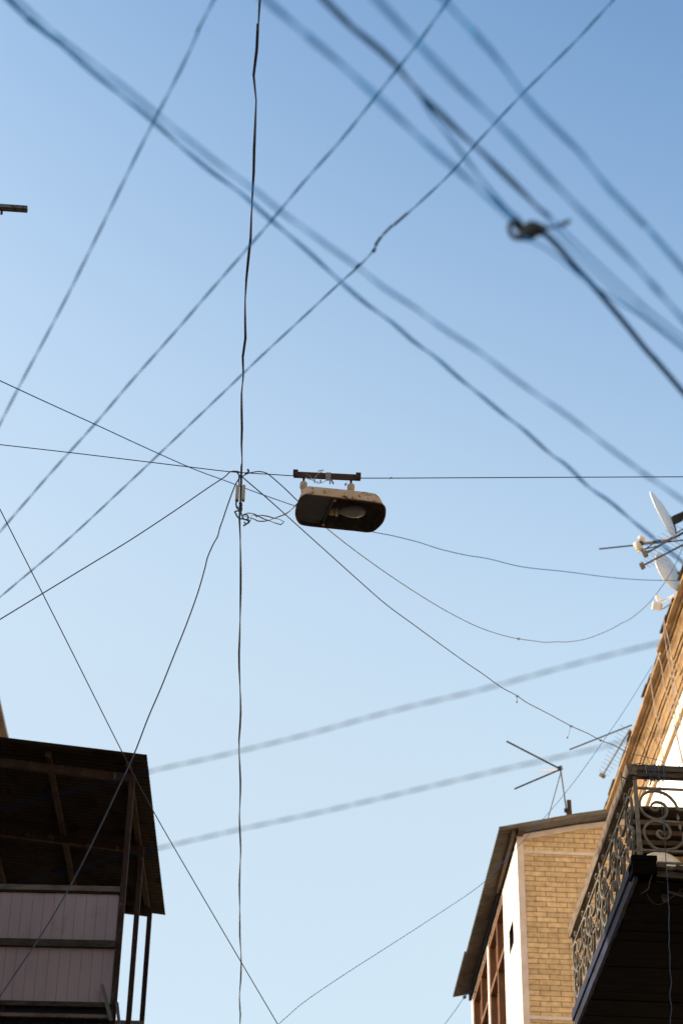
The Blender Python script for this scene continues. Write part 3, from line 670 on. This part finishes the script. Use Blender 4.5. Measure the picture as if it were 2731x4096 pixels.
G = cable('slack_cable', 'knotted dark cable sagging from the junction down right to the cornice above the balcony', c9([(455, 640), (470, 665), (560, 750)])+path([(620, 1150), (700, 1222), (760, 1276), (820, 1330), (885, 1387), (950, 1435), (1010, 1479), (1070, 1522), (1110, 1549), (1150, 1578), (1185, 1597), (1210, 1614), (1260, 1640), (1310, 1667), (1350, 1685), (1380, 1701), (1410, 1712), (1440, 1727), (1480, 1738), (1520, 1748), (1560, 1758)], 15.1, 22)+[np.array([6.3, 23.0, 16.3])], .0042, 'black')
H = cable('slack_cable', 'long slack cable looping under the lamp and rising to the satellite dishes', c9([(450, 665), (480, 650), (560, 605), (640, 580), (740, 560), (830, 555), (920, 570), (1000, 605), (1060, 650), (1200, 770), (1350, 905), (1500, 1050), (1560, 1110)])+path([(695, 1161), (720, 1185), (750, 1213), (800, 1253), (850, 1290), (900, 1325), (950, 1358), (1000, 1389), (1050, 1417), (1100, 1441), (1150, 1458), (1190, 1467), (1225, 1472), (1250, 1475), (1280, 1474), (1305, 1474), (1350, 1466), (1400, 1446), (1425, 1432), (1450, 1419), (1490, 1384), (1520, 1345), (1535, 1322), (1553, 1290), (1568, 1250)], 15.2, 27), .0040, 'black')
for c_, pts in ((H, [(1190, 1467)]), (G, [(1187, 1599), (1310, 1668), (1378, 1700)])):
    for (x, y) in pts:
        d = 18.6 if c_ is H else {1187: 18.6, 1310: 19.6, 1378: 20.1}[x]
        p = at(x*K, y*K, d); m_ = MB()
        for s in range(3):
            a = s*2.1; m_.tube([p+np.array([.012*math.cos(a+t*1.1), .006*math.sin(t*2), .010*math.sin(a+t*1.3)])*(1 if s else .6) for t in np.linspace(0, 4.2, 9)], .002, 5)
        under(c_, m_.build('knot', 'brownw'))
for (x, y, x2_, y2_, d) in ((1185, 1602, 1186, 1612, 18.6), (1308, 1672, 1302, 1694, 19.6)):
    a, b_ = at(x*K, y*K, d), at(x2_*K, y2_*K, d)
    st = under(G, MB().tube([a, (a+b_)/2+np.array([.005, 0, 0]), b_], .002, 5).build('string', 'brownw'))
    under(st, MB().lathe([(0, -.012), (.008, -.004), (.006, .008), (0, .01)], b_, (0, 0, 1), 8).build('string_end', 'brownw'))
F1 = [(690, 498), (660, 522), (640, 545), (610, 573), (580, 597), (545, 613), (510, 622), (480, 635), (450, 648), (415, 656), (380, 658), (350, 654), (325, 640), (300, 628), (275, 628), (250, 622), (240, 610), (262, 596), (290, 592), (318, 598), (345, 612), (350, 625)]
F2 = [(345, 612), (370, 612), (400, 611), (430, 617), (470, 628), (500, 640), (535, 642), (556, 655), (563, 668), (555, 680), (535, 683), (505, 676), (460, 658), (420, 645), (385, 630), (350, 612), (320, 596), (290, 590), (262, 594), (243, 604)]
fxm = MB(); fy = YJ-.02
for P in (F1, F2): strands(fxm, smooth([onp(a, b_, 1, fy) for a, b_ in c1(P)], 5), .0024, .35, 2, .0024, 5)
tag(fxm.build('lamp_flex', 'greyw'), 'pale grey-brown twin flex looped loosely between the lamp and the junction', 'cable', OG)

jn = thing('cable_junction', 'pair of cream block insulators with taped black splices, left of the lamp', 'insulator', tuple(c9([(428, 1000)])[0]))
def block(x0, x1, y0, y1):
    a = c9([(x0, y1)])[0]; b_ = c9([(x1, y0)])[0]; cx, cz0, cz1 = (a[0]+b_[0])/2, a[2], b_[2]; r = abs(b_[0]-a[0])/2
    ringf = lambda s, z: [(cx+math.copysign(abs(math.cos(t))**.5, math.cos(t))*r*s, YJ-.014+math.copysign(abs(math.sin(t))**.5, math.sin(t))*.022*s, z) for t in [2*math.pi*k/24 for k in range(24)]]
    return MB().loft([ringf(.7, cz0), ringf(.95, cz0+.004), ringf(1, cz0+.010), ringf(1, cz1-.010), ringf(.95, cz1-.004), ringf(.7, cz1)])
part(jn, block(316, 408, 893, 1190), 'insulator_block', 'cream'); part(jn, block(450, 534, 882, 1188), 'insulator_block', 'cream')
m_ = MB()
strands(m_, smooth(c9([(395, 640), (400, 700), (398, 780), (405, 860)]), 4), .0026, .03, 2, .003, 5)
strands(m_, smooth(c9([(340, 545), (400, 565), (450, 575)]), 4), .003, .03, 2, .003, 5)
part(jn, m_, 'wire_wrap', 'dark')
m_ = MB(); m_.tube(smooth(c9([(350, 570), (375, 600), (410, 640), (425, 660)]), 3), .004, 6); m_.tube(smooth(c9([(425, 570), (440, 600), (420, 640)]), 3), .003, 6)
part(jn, m_, 'tie_wire', 'dark')
m_ = MB(); strands(m_, smooth(c9([(525, 590), (560, 590), (590, 575), (600, 545), (590, 520), (575, 510)]), 4), .005, .02, 2, .003, 6); part(jn, m_, 'twisted_end', 'dark')
m_ = MB(); m_.tube(smooth(c9([(365, 905), (405, 865), (430, 860)]), 3), .003, 6); m_.tube(smooth(c9([(490, 895), (450, 870), (430, 860)]), 3), .003, 6); part(jn, m_, 'lead_wires', 'brownw')
m_ = MB()
for t in range(5): m_.lathe([(0, 0), (.012, .002), (.013, .008), (.011, .013), (0, .015)], c9([(428+(t % 2)*12, 1215+t*36)])[0]-np.array([0, 0, .01]), (.15*(-1)**t, 0, 1), 12)
part(jn, m_, 'tape_wrap', 'black')
m_ = MB(); m_.tube(smooth(c9([(340, 1185), (338, 1240), (350, 1300), (375, 1340)]), 4), .006, 8); part(jn, m_, 'jumper_cable', 'black')
m_ = MB(); m_.tube(smooth(c9([(365, 1290), (400, 1360), (440, 1420), (470, 1490), (490, 1540), (540, 1560), (585, 1545), (590, 1500), (560, 1460), (500, 1450)], YJ-.02), 4), .0056, 8)
m_.tube(smooth(c9([(305, 1395), (335, 1440), (365, 1500), (420, 1540), (480, 1545), (560, 1570), (600, 1580)], YJ-.025), 4), .0056, 8)
m_.tube(smooth(c9([(400, 1380), (350, 1380), (310, 1395)], YJ-.015), 4), .0054, 8); part(jn, m_, 'jumper_cable', 'teal')
m_ = MB(); m_.tube(smooth(c9([(610, 1590), (570, 1640), (490, 1690)], YJ-.02), 4), .0056, 8); m_.tube(c9([(505, 1612), (545, 1655)], YJ-.02), .005, 8); m_.tube(smooth(c9([(410, 1400), (420, 1300)], YJ), 3), .006, 8); part(jn, m_, 'cut_end', 'black')
m_ = MB(); m_.tube(smooth(c9([(600, 1560), (622, 1580), (615, 1620), (590, 1640)], YJ-.03), 4), .003, 6); part(jn, m_, 'red_core', 'red')
m_ = MB(); m_.tube(smooth(c9([(615, 1610), (650, 1560), (660, 1480), (690, 1465), (740, 1470)], YJ-.03), 4), .0018, 6); part(jn, m_, 'bare_core', 'brownw')

# near, out-of-focus cables low over the lane
def low(label, P, z, r, m='navy', twist=None, n=2, rad=None, a=1.2, b_=1.6, name='overhead_cable'):
    r *= .6; rad = rad and rad*.62
    return cable(name, label, extend(path(P, z=z), a, b_), r, m, twist, 4, n=n, rad=rad)
low('blurred twisted cable from the top left corner curving down to the dishes', [(8, -12), (50, 30), (100, 72), (150, 112), (200, 155), (270, 212), (340, 268), (400, 322), (450, 365), (500, 405), (550, 440), (600, 485), (640, 520), (710, 580), (780, 645), (840, 697), (900, 740), (950, 785), (1000, 820), (1050, 865), (1100, 905), (1160, 955), (1200, 985), (1260, 1040), (1300, 1068), (1350, 1118), (1400, 1152), (1450, 1195), (1500, 1236), (1568, 1292)], 4.75, .0036, 'blue', .34, rad=.0042)
low('faint blurred cable parting above the dark one that leaves the top left corner', [(30, -8), (120, 75), (220, 150), (300, 212), (370, 270), (450, 335), (520, 390), (590, 440), (650, 490), (700, 525), (760, 570), (820, 612), (880, 660), (950, 705), (1020, 757), (1100, 808), (1200, 884), (1300, 953), (1400, 1030), (1500, 1103), (1568, 1150)], 3.95, .0024, 'blue', .30, rad=.003)
low('soft steep cable from the top edge, left of centre, down to the left edge', [(494, -6), (460, 60), (440, 108), (400, 190), (350, 285), (300, 385), (240, 508), (200, 590), (150, 690), (100, 785), (50, 878), (0, 975)], 5.5, .0026, 'blue', .32, rad=.0028)
low('soft cable from the top edge, right of centre, crossing down to the left edge', [(1034, -6), (960, 98), (915, 155), (850, 238), (780, 325), (700, 415), (640, 487), (560, 580), (480, 672), (400, 765), (300, 878), (220, 972), (120, 1083), (0, 1222)], 5.8, .0028, 'blue', .26, rad=.003)
c5_ = low('soft taped cable from the top right, wrapped near its middle, down to the left edge', [(1412, -5), (1330, 85), (1250, 165), (1190, 225), (1100, 322), (1040, 392), (980, 450), (930, 495), (905, 515), (870, 550), (858, 575), (820, 615), (780, 650), (700, 725), (600, 818), (520, 895), (400, 1010), (300, 1105), (150, 1245), (0, 1372)], 6.3, .0028, 'blue', .28, rad=.003)
for (P, r) in (([(935, 490), (905, 516)], .005), ([(900, 518), (880, 538)], .0045), ([(874, 545), (862, 562)], .0055), ([(860, 573), (857, 577)], .0075), ([(826, 606), (816, 616)], .0048)):
    under(c5_, MB().tube(path(P, z=6.3), r*.85, 8).build('tape_wrap', 'navy'))
low('broad faint cable from the top edge slanting to the black knot', [(598, -12), (700, 77), (800, 162), (900, 256), (1000, 350), (1060, 398), (1100, 437), (1140, 470), (1178, 505)], 3.8, .0032, 'blue', .30, rad=.0042, b_=0)
low('broad dark-streaked cable from the top edge above the knot', [(733, -12), (800, 55), (860, 105), (900, 140), (940, 188), (975, 228), (1015, 265), (1060, 310), (1100, 343), (1150, 393), (1190, 432), (1230, 473), (1262, 500)], 4.1, .0042, 'midblue', .35, rad=.0045, b_=0)
low('short soft branch cable splitting off and ending in the black knot', [(960, 205), (985, 255), (1020, 300), (1060, 352), (1100, 405), (1140, 455), (1175, 492), (1195, 505)], 4.1, .0028, 'blue', .28, a=0, b_=0)
low('broad pale cable from the top edge passing just right of the black knot', [(855, -12), (950, 90), (1050, 195), (1150, 290), (1250, 398), (1350, 500), (1450, 602), (1520, 680), (1575, 742)], 3.75, .0032, 'blue', .40, rad=.0042)
low('outermost soft cable crossing the upper right corner to the right edge', [(1008, -12), (1060, 45), (1100, 87), (1150, 145), (1190, 203), (1230, 250), (1270, 290), (1310, 328), (1350, 372), (1385, 422), (1420, 455), (1460, 498), (1500, 540), (1575, 626)], 3.9, .0032, 'blue', .45, rad=.0042)
low('dark thick cable running from the black knot to the right edge', [(1240, 528), (1275, 560), (1320, 612), (1360, 655), (1400, 702), (1440, 750), (1480, 800), (1520, 845), (1575, 910)], 4.35, .0095, 'midblue', None, a=0)
for lab, P, z, r in (('upper strand of the faint bundle right of the black knot', [(1262, 500), (1350, 585), (1450, 678), (1510, 730), (1575, 782)], 3.9, .0034),
                     ('middle strand of the faint bundle right of the black knot', [(1255, 510), (1340, 600), (1430, 685), (1500, 742), (1575, 800)], 4.0, .003),
                     ('lowest strand of the faint bundle, streaked dark near the right edge', [(1200, 545), (1260, 575), (1340, 640), (1430, 700), (1490, 738), (1530, 772), (1575, 808)], 4.1, .0034)):
    low(lab, P, z, r, 'blue', a=0)
low('upper of two broad faint cables, from the porch roof to the cornice', [(-20, 1862), (130, 1825), (240, 1799), (350, 1770), (500, 1737), (700, 1688), (900, 1633), (1100, 1585), (1300, 1530), (1400, 1504), (1515, 1476), (1600, 1455)], 3.7, .0016, 'paleblue', .12, rad=.0017)
low('lower of two broad faint cables, just above the V-shaped roof aerial', [(-20, 2048), (150, 2003), (250, 1977), (365, 1948), (550, 1905), (750, 1862), (950, 1815), (1150, 1768), (1300, 1735), (1400, 1711), (1600, 1660)], 3.6, .0016, 'paleblue', .12, rad=.0017)
cable('twisted_line', 'thin twisted blue line from the cornice down across the brick house eaves', extend(path([(1497, 1528), (1440, 1620), (1405, 1672), (1340, 1765), (1290, 1830), (1240, 1888), (1150, 1985), (1100, 2035), (1000, 2103), (900, 2168), (800, 2232), (700, 2300), (635, 2356)], 26, 20), 0, 2), .0018, 'midblue', .11, 5, rad=.0022)
tw = cable('twisted_line', 'short thin line tied to the far lower eave corner of the brick house', extend(path([(1100, 2286), (1085, 2276), (1066, 2290), (1045, 2320), (1018, 2356)], 30, 27), 0, 2), .004, 'midblue')
under(tw, MB().lathe([(0, -.03), (.022, -.02), (.026, 0), (.02, .02), (0, .03)], at(1066*K, 2290*K, 29.6), (1, 0, .5), 10).build('insulator', 'dark'))

# black knot of spliced cable
kc = onp(1222*K, 530*K, 2, 4.35); kn = thing('cable_knot', 'black out-of-focus tangle of spliced cable with a loop on its left', 'cable splice', tuple(kc))
mm = 1/8466*K*3.9                                                         # metres per picture unit there
ru, rv = R@np.array([1, 0, 0]), R@np.array([0, 1, 0])
kp = lambda P: [kc+ru*(x-1222)*mm-rv*(y-530)*mm for x, y in P]
m_ = MB().tube(smooth(kp([(1248, 532), (1232, 524), (1218, 520), (1212, 528), (1200, 538), (1212, 541), (1226, 530), (1215, 524), (1206, 536)]), 5), .0115, 8); part(kn, m_, 'splice', 'black')
m_ = MB().tube(smooth(kp([(1212, 540), (1190, 548), (1174, 540), (1168, 520), (1176, 508), (1190, 508), (1196, 520), (1188, 524), (1180, 514)]), 5), .0048, 8)
m_.tube(smooth(kp([(1180, 510), (1200, 518), (1225, 522)]), 5), .003, 8); part(kn, m_, 'loop', 'black')
m_ = MB().tube(smooth(kp([(1245, 528), (1270, 522), (1300, 508), (1310, 506), (1298, 516), (1270, 522), (1250, 524)]), 5), .0022, 8); part(kn, m_, 'loose_end', 'navy')

# wires hanging down the cornice house front
c5c = lambda P: [(2200+a*.5101, 1900+b_*.5101) for a, b_ in P]
for lab, P, r in (('upper drop wire down the cornice, ending at the right edge', [(888, 1130), (905, 1215), (930, 1310), (955, 1450), (965, 1560), (1000, 1760), (1010, 1900), (1041, 2050), (1060, 2150)], .008),
                  ('pale drop wire crossing the upper one down the cornice', [(885, 1150), (900, 1290), (930, 1480), (955, 1650), (970, 1800), (985, 1950), (1005, 2100), (1041, 2250)], .008),
                  ('middle drop wire from the broken cornice edge to the white wall', [(835, 1385), (870, 1500), (890, 1640), (930, 1790), (960, 1900), (985, 2040), (1010, 2150), (1041, 2300)], .008),
                  ('lowest drop wire down the cornice to above the hand rail', [(782, 1560), (800, 1720), (830, 1880), (860, 2060), (885, 2250), (895, 2330)], .008)):
    pts = [onp(a, b_, 0, 5.88+.02*i) for i, (a, b_) in enumerate(c5c(P))]
    cable('drop_wire', lab, pts, r, 'greyw', cat='wire', k=4, seg=6)

# ================================================================== cords on the balcony
c6c = lambda P: [(2231+a*.3189, 3000+b_*.3189) for a, b_ in P]
def cord(label, P, y, r, m, tw=.03):
    q = smooth([onp(a, b_, 1, y) for a, b_ in P], 4); mb = strands(MB(), q, r, tw, 2, r*1.0, 5, res=.008)
    return tag(mb.build('cord', m), label, 'cord', 'cords tied to the balcony rail')
cordblue = MT['cordblue'] = mat('blue_cord', (.015, .03, .06), (.06, .10, .19), 40, .6)
MT['corddark'] = mat('dark_cord', (.03, .03, .022), (.09, .085, .05), 40, .7)
cord('long blue cord hanging from the hand rail down past the dark balcony floor', c6c([(1262, 190), (1258, 240), (1272, 400), (1283, 560), (1300, 740), (1318, 930), (1335, 1130), (1345, 1300), (1355, 1480), (1370, 1660), (1378, 1800)])+[(2231+a*.3189, 3500+b_*.3189) for a, b_ in ((1378, 330), (1392, 440), (1386, 620), (1392, 800), (1385, 880), (1400, 1000), (1400, 1200), (1420, 1350), (1398, 1500), (1422, 1680), (1405, 1800), (1412, 1960))], YN-.03, .0022, 'cordblue')
cord('dark cord hanging just right of the blue one from the hand rail', c6c([(1315, 195), (1322, 300), (1325, 500), (1330, 700), (1332, 900), (1340, 1100), (1342, 1250)]), YN-.034, .0018, 'corddark')
cord('dark cord slanting from the rail corner down to the wooden corner block', c6c([(790, 340), (800, 460), (820, 640), (850, 800), (880, 940), (900, 1010), (930, 1090), (990, 1210), (1058, 1315)]), YN-.04, .0022, 'corddark')
cord('short blue string with a knot dangling below the hand rail', c6c([(1240, 335), (1256, 400), (1250, 520), (1244, 620)]), YN-.02, .0016, 'cordblue')
m_ = MB()
for x in (1085, 1110, 1180, 1198, 1215, 1255, 1300, 1318):
    xx = onp(2231+x*.3189, 3060, 1, YN)[0]; sl2 = random.uniform(-.012, .012)
    m_.tube(smooth([(xx, YN-.014, 9.86), (xx+sl2, YN-.018, 9.81), (xx+sl2*1.5, YN-.012, 9.757), (xx+sl2, YN+.03, 9.748), (xx, YN+.078, 9.757), (xx, YN+.078, 9.86), (xx, YN+.03, 9.862), (xx, YN-.013, 9.861)], 3), .003, 5)
tag(m_.build('rail_cord', 'cordblue'), 'blue cord wound in turns round the front hand rail', 'cord', 'cords tied to the balcony rail')
q = smooth([onp(a, b_, 1, YN-.02) for a, b_ in c6c([(905, 260), (925, 200), (970, 178), (1020, 168), (1060, 178), (1085, 192)])], 4)
tag(MB().tube(q, .0035, 6).build('rail_cord', 'black'), 'black cord arching over the corner of the hand rail', 'cord', 'cords tied to the balcony rail')
m_ = MB().tube(smooth([onp(a, b_, 1, YN-.01) for a, b_ in c6c([(1178, 330), (1160, 380), (1150, 430), (1115, 470), (1090, 520), (1110, 545), (1140, 510)])], 4), .0025, 6)
m_.tube(smooth([onp(a, b_, 1, YN-.01) for a, b_ in c6c([(1150, 340), (1160, 400), (1145, 445)])], 4), .006, 6)
tag(m_.build('rail_cord', 'black'), 'frayed black cord with an open loop hanging under the front hand rail', 'cord', 'cords tied to the balcony rail')
m_ = MB().tube(smooth([onp(a, b_, 1, YN-.02) for a, b_ in c6c([(792, 285), (796, 330), (830, 352), (890, 375), (940, 370), (1000, 345), (1040, 330)])], 4), .005, 6)
tag(m_.build('rail_cord', 'black'), 'black cable tied round the outer corner of the side rail', 'cord', 'cords tied to the balcony rail')
m_ = MB().tube(smooth([onp(a, b_, 1, YN+.02) for a, b_ in [(2231+x*.3189, 3500+y*.3189) for x, y in ((1175, 0), (1150, 80), (1130, 170), (1090, 205), (1040, 235))]], 4), .004, 6)
m_.tube(smooth([onp(a, b_, 1, YN+.05) for a, b_ in [(2231+x*.3189, 3500+y*.3189) for x, y in ((1110, 240), (1150, 310), (1220, 365), (1300, 360), (1380, 310), (1480, 240), (1560, 170))]], 4), .0022, 6)
tag(m_.build('rope', 'woodpurl'), 'frayed brown rope and line slung under the balcony floor', 'rope')

# ================================================================== dishes and aerials
def cv(x, y, z):                                                            # direction given as seen: right, up, towards the viewer
    return R@_n([x, y, z])
def dish(label, c, nrm, rad, m, name='satellite_dish'):
    t = thing(name, label, 'satellite dish', tuple(c), None); c = Vector(c); a = Vector(nrm).normalized()
    D = rad*.2
    prof = [(rad*s, D*(s*s-1)) for s in (0.0, .25, .5, .7, .85, .96, 1.0)]
    pr = prof+[(rad*1.02, .004), (rad*1.025, -.008), (rad*1.0, -.014)]+[(r, h-.006) for r, h in prof[::-1][1:]]
    part(t, MB().lathe(pr, c, a, 48), 'reflector', m)
    return t, c, a
dc1 = at(2650, 2064, 29.3); n1 = cv(-.86, -.46, -.23)
t, c, a = dish('large grey-white dish seen nearly edge on, standing above the lower dish at the right edge', dc1, n1, .375, 'dish')
px = lambda x, y, d=29.4: Vector(at(2350+x*.24298, 1900+y*.24298, d))
# mount
m_ = MB().prism([px(1240, 612), px(1300, 640), px(1360, 690), px(1330, 705), px(1290, 690)], (0, -.02, 0), (0, .02, 0)).prism([px(1290, 760), px(1350, 790), px(1400, 830), px(1350, 860), px(1320, 830)], (0, -.02, 0), (0, .02, 0))
part(t, m_, 'back_bracket', 'woodpurl')
m_ = MB().prism([px(1325, 740), px(1390, 690), px(1560, 615), px(1575, 640), px(1560, 740), px(1420, 805), px(1360, 770)], (0, -.03, 0), (0, .03, 0)); part(t, m_, 'mount', 'dark')
part(t, MB().tube(smooth([px(1550, 620), px(1560, 680), px(1590, 740), px(1640, 900), px(1660, 1700, 29.6)], 4), .02, 8), 'mast', 'dark')
part(t, MB().tube(smooth([px(1400, 800), px(1435, 870), px(1440, 950), px(1410, 1010), px(1330, 1060)], 4), .012, 8), 'arm_stay', 'woodpurl')
arm_ = part(t, MB().tube([px(930, 1120), px(1080, 1105), px(1320, 1060), px(1420, 1010)], .017, 8), 'feed_arm', 'greyw')
part(arm_, MB().tube([px(1075, 1105, 29.38), px(1200, 1085, 29.38)], .024, 8), 'tape', 'black')
l_ = part(t, MB().lathe([(0, 0), (.05, .0), (.052, .02), (.048, .11), (.0, .12)], px(855, 1215), cv(-.55, .8, .1), 16), 'converter', 'whitepl')
part(l_, MB().lathe([(0, 0), (.048, 0), (.048, -.03), (0, -.031)], px(857, 1217), cv(-.55, .8, .1), 16), 'converter_cap', 'yellow')
part(t, MB().lathe([(0, 0), (.034, 0), (.04, .02), (.04, .07), (.03, .095), (0, .1)], px(925, 1080), cv(-.8, .6, .1), 14), 'second_converter', 'whitepl')
part(t, MB().box(*(lambda p: (p.x-.03, p.x+.03, p.y-.03, p.y+.03, p.z-.03, p.z+.03))(px(880, 1110))), 'clamp', 'dark')
m_ = MB()
for P in ([(870, 1240), (930, 1220), (1060, 1190), (1160, 1160), (1330, 1060), (1480, 940), (1600, 870)], [(880, 1250), (960, 1255), (1060, 1225), (1180, 1160), (1340, 1075), (1500, 1000), (1600, 930)], [(940, 1225), (1000, 1180), (1080, 1120)]):
    m_.tube(smooth([px(x, y, 29.35) for x, y in P], 4), .009, 6)
part(t, m_, 'coax_leads', 'black')
dc2 = at(2672, 2288, 29.8); n2 = cv(-.72, -.50, -.48)
t, c, a = dish('grey dish leaning over the cornice edge below the larger one', dc2, n2, .30, 'dish')
part(t, MB().prism([px(1375, 1585, 29.9), px(1480, 1610, 29.9), px(1500, 1640, 29.9), px(1450, 1650, 29.9)], (0, -.02, 0), (0, .02, 0)).prism([px(1410, 1695, 29.9), px(1510, 1730, 29.9), px(1500, 1760, 29.9), px(1440, 1750, 29.9)], (0, -.02, 0), (0, .02, 0)), 'back_bracket', 'woodpurl')
part(t, MB().bar(px(1490, 1600, 29.95), px(1600, 1700, 29.95), .09, .07), 'mount', 'alu')
# LNB box sticking out of the cornice
t = thing('converter_box', 'small white converter box on a short arm sticking out of the cornice', 'receiver', tuple(px(1130, 2160, 28.6)))
p = px(1120, 2160, 28.6); u1, u2, u3 = Vector(cv(1, -.18, 0))*.05, Vector(cv(.18, 1, 0))*.05, Vector(cv(0, 0, 1))*.05
part(t, MB().hexa([p-u1-u2-u3, p+u1-u2-u3, p+u1+u2-u3, p-u1+u2-u3, p-u1-u2+u3, p+u1-u2+u3, p+u1+u2+u3, p-u1+u2+u3]), 'box', 'whitepl')
u1b = u1*.25; pb = p+u1*1.27
part(t, MB().hexa([pb-u1b-u2-u3, pb+u1b-u2*.8-u3, pb+u1b+u2*.8-u3, pb-u1b+u2-u3, pb-u1b-u2+u3, pb+u1b-u2*.8+u3, pb+u1b+u2*.8+u3, pb-u1b+u2+u3]), 'terminals', 'cream')
part(t, MB().lathe([(0, 0), (.025, 0), (.028, .02), (.028, .08), (.018, .1), (0, .1)], px(1175, 2080, 28.6), cv(-.5, .85, 0), 12), 'horn', 'dish')
part(t, MB().tube([px(1180, 2095, 28.6), px(1230, 2080, 28.6), px(1420, 1980, 28.6)], .018, 8), 'arm', 'dish')
part(t, MB().tube(smooth([px(1200, 2200, 28.6), px(1260, 2190, 28.6), px(1380, 2100, 28.6)], 3), .01, 6), 'lead', 'greyw')

def yagi(label, a, b_, ns, el, nv, endbox=True):
    t = thing('yagi_aerial', label, 'aerial', tuple(a)); a = Vector(a); b_ = Vector(b_); d = (b_-a).normalized(); nv = Vector(nv); off = nv.cross(d).normalized()*.022
    part(t, MB().bar(a-off, b_-off, .018, .018), 'boom', 'dark'); part(t, MB().bar(a+off, b_+off, .018, .018), 'boom', 'steel')
    for k in range(ns):
        p = a+(b_-a)*((k+.5)/ns); h = el*(.55+.45*k/ns)
        part(t, MB().tube([p-nv*h, p+nv*h], .0028, 6), 'element', 'alu')
    if endbox:
        ax = (b_-a).normalized(); part(t, MB().bar(a-ax*.05, a+ax*.01, .075, .065), 'end_cap', 'woodgreyx')
    return t
K6 = lambda x, y, d: at(1950+x*.35077, 2800+y*.35077, d)
ev = cv(.83, -.52, .1)
yagi('toothed aerial boom with an end cap, leaning from the cornice towards the brick house roof', K6(1312, 850, 33), K6(1620, 330, 33), 13, .17, ev)
yagi('lower toothed aerial boom with end cap between the two dishes', px(915, 1485, 29.0), px(1620, 1120, 29.0), 12, .16, cv(.85, -.5, .1))
yagi('short aerial boom with end cap just under the dish converters', px(960, 1290, 28.9), px(1640, 900, 28.9), 9, .20, cv(.85, -.5, .1))
def rod(label, a, b_, r=.012):
    t = MB().tube([a, b_], r, 8).build('aerial_rod', 'dark'); return tag(t, label, 'aerial', 'aerial rods')
rod('single dark aerial rod pointing left from the dish converters', px(182, 1218, 29.8), px(1640, 1065, 29.8), .011)
rod('single dark aerial rod slanting out below the cornice, crossed by the twisted line', K6(930, 566, 32.5), K6(1640, 285, 32.5), .012)
# V aerial on the brick house roof
vp = lambda x, y, d=27.6: Vector(K6(x, y, d))
t = thing('roof_aerial', 'V-shaped rabbit-ear aerial with mast and stay on the brick house roof', 'aerial', tuple(vp(905, 1318)))
part(t, MB().tube([vp(212, 470), vp(812, 780)], .012, 8), 'arm', 'dark'); part(t, MB().tube([vp(302, 1015), vp(812, 797)], .012, 8), 'arm', 'dark')
part(t, MB().tube([vp(590, 812, 28), vp(812, 800, 27.7)], .007, 8), 'arm', 'cream')
part(t, MB().bar(vp(815, 755), vp(832, 800), .05, .05), 'head', 'black')
part(t, MB().tube([vp(828, 790), vp(905, 1335)], .013, 8), 'mast', 'alu'); part(t, MB().tube([vp(826, 840), vp(680, 1365, 28)], .008, 8), 'stay', 'alu')
part(t, MB().bar(vp(922, 1140), vp(938, 1345), .055, .05), 'wooden_post', 'woodpurl'); part(t, MB().bar(vp(890, 1235), vp(894, 1280), .05, .05), 'clamp', 'black')

# dish and stuff seen through the railing
dd = Vector(onp(2644, 3500, 1, 20.2)); t, c, a = dish('cream round dish behind the balcony railing', dd, cv(-.1, -.55, -.8), .255, 'dishcream', 'round_dish')
part(t, MB().tube([dd, dd+Vector((.3, .1, -.9)), Vector((4.62, 18.1, dd.z-1.2))], .02, 8), 'mast', 'dark')
t = thing('stick_bundle', 'bundle of thin pale sticks standing behind the balcony corner post', 'sticks', tuple(onp(2556, 3440, 1, 15.6)))
for (xa, ya, xb, yb) in ((555, 760, 610, 1500), (525, 840, 545, 1500), (590, 960, 650, 1480), (610, 1270, 570, 1320)):
    part(t, MB().tube([onp(2431+xa*.2126, 3100+ya*.2126, 1, 15.6), onp(2431+xb*.2126, 3100+yb*.2126, 1, 15.6)], .0035, 6), 'stick', 'iron')
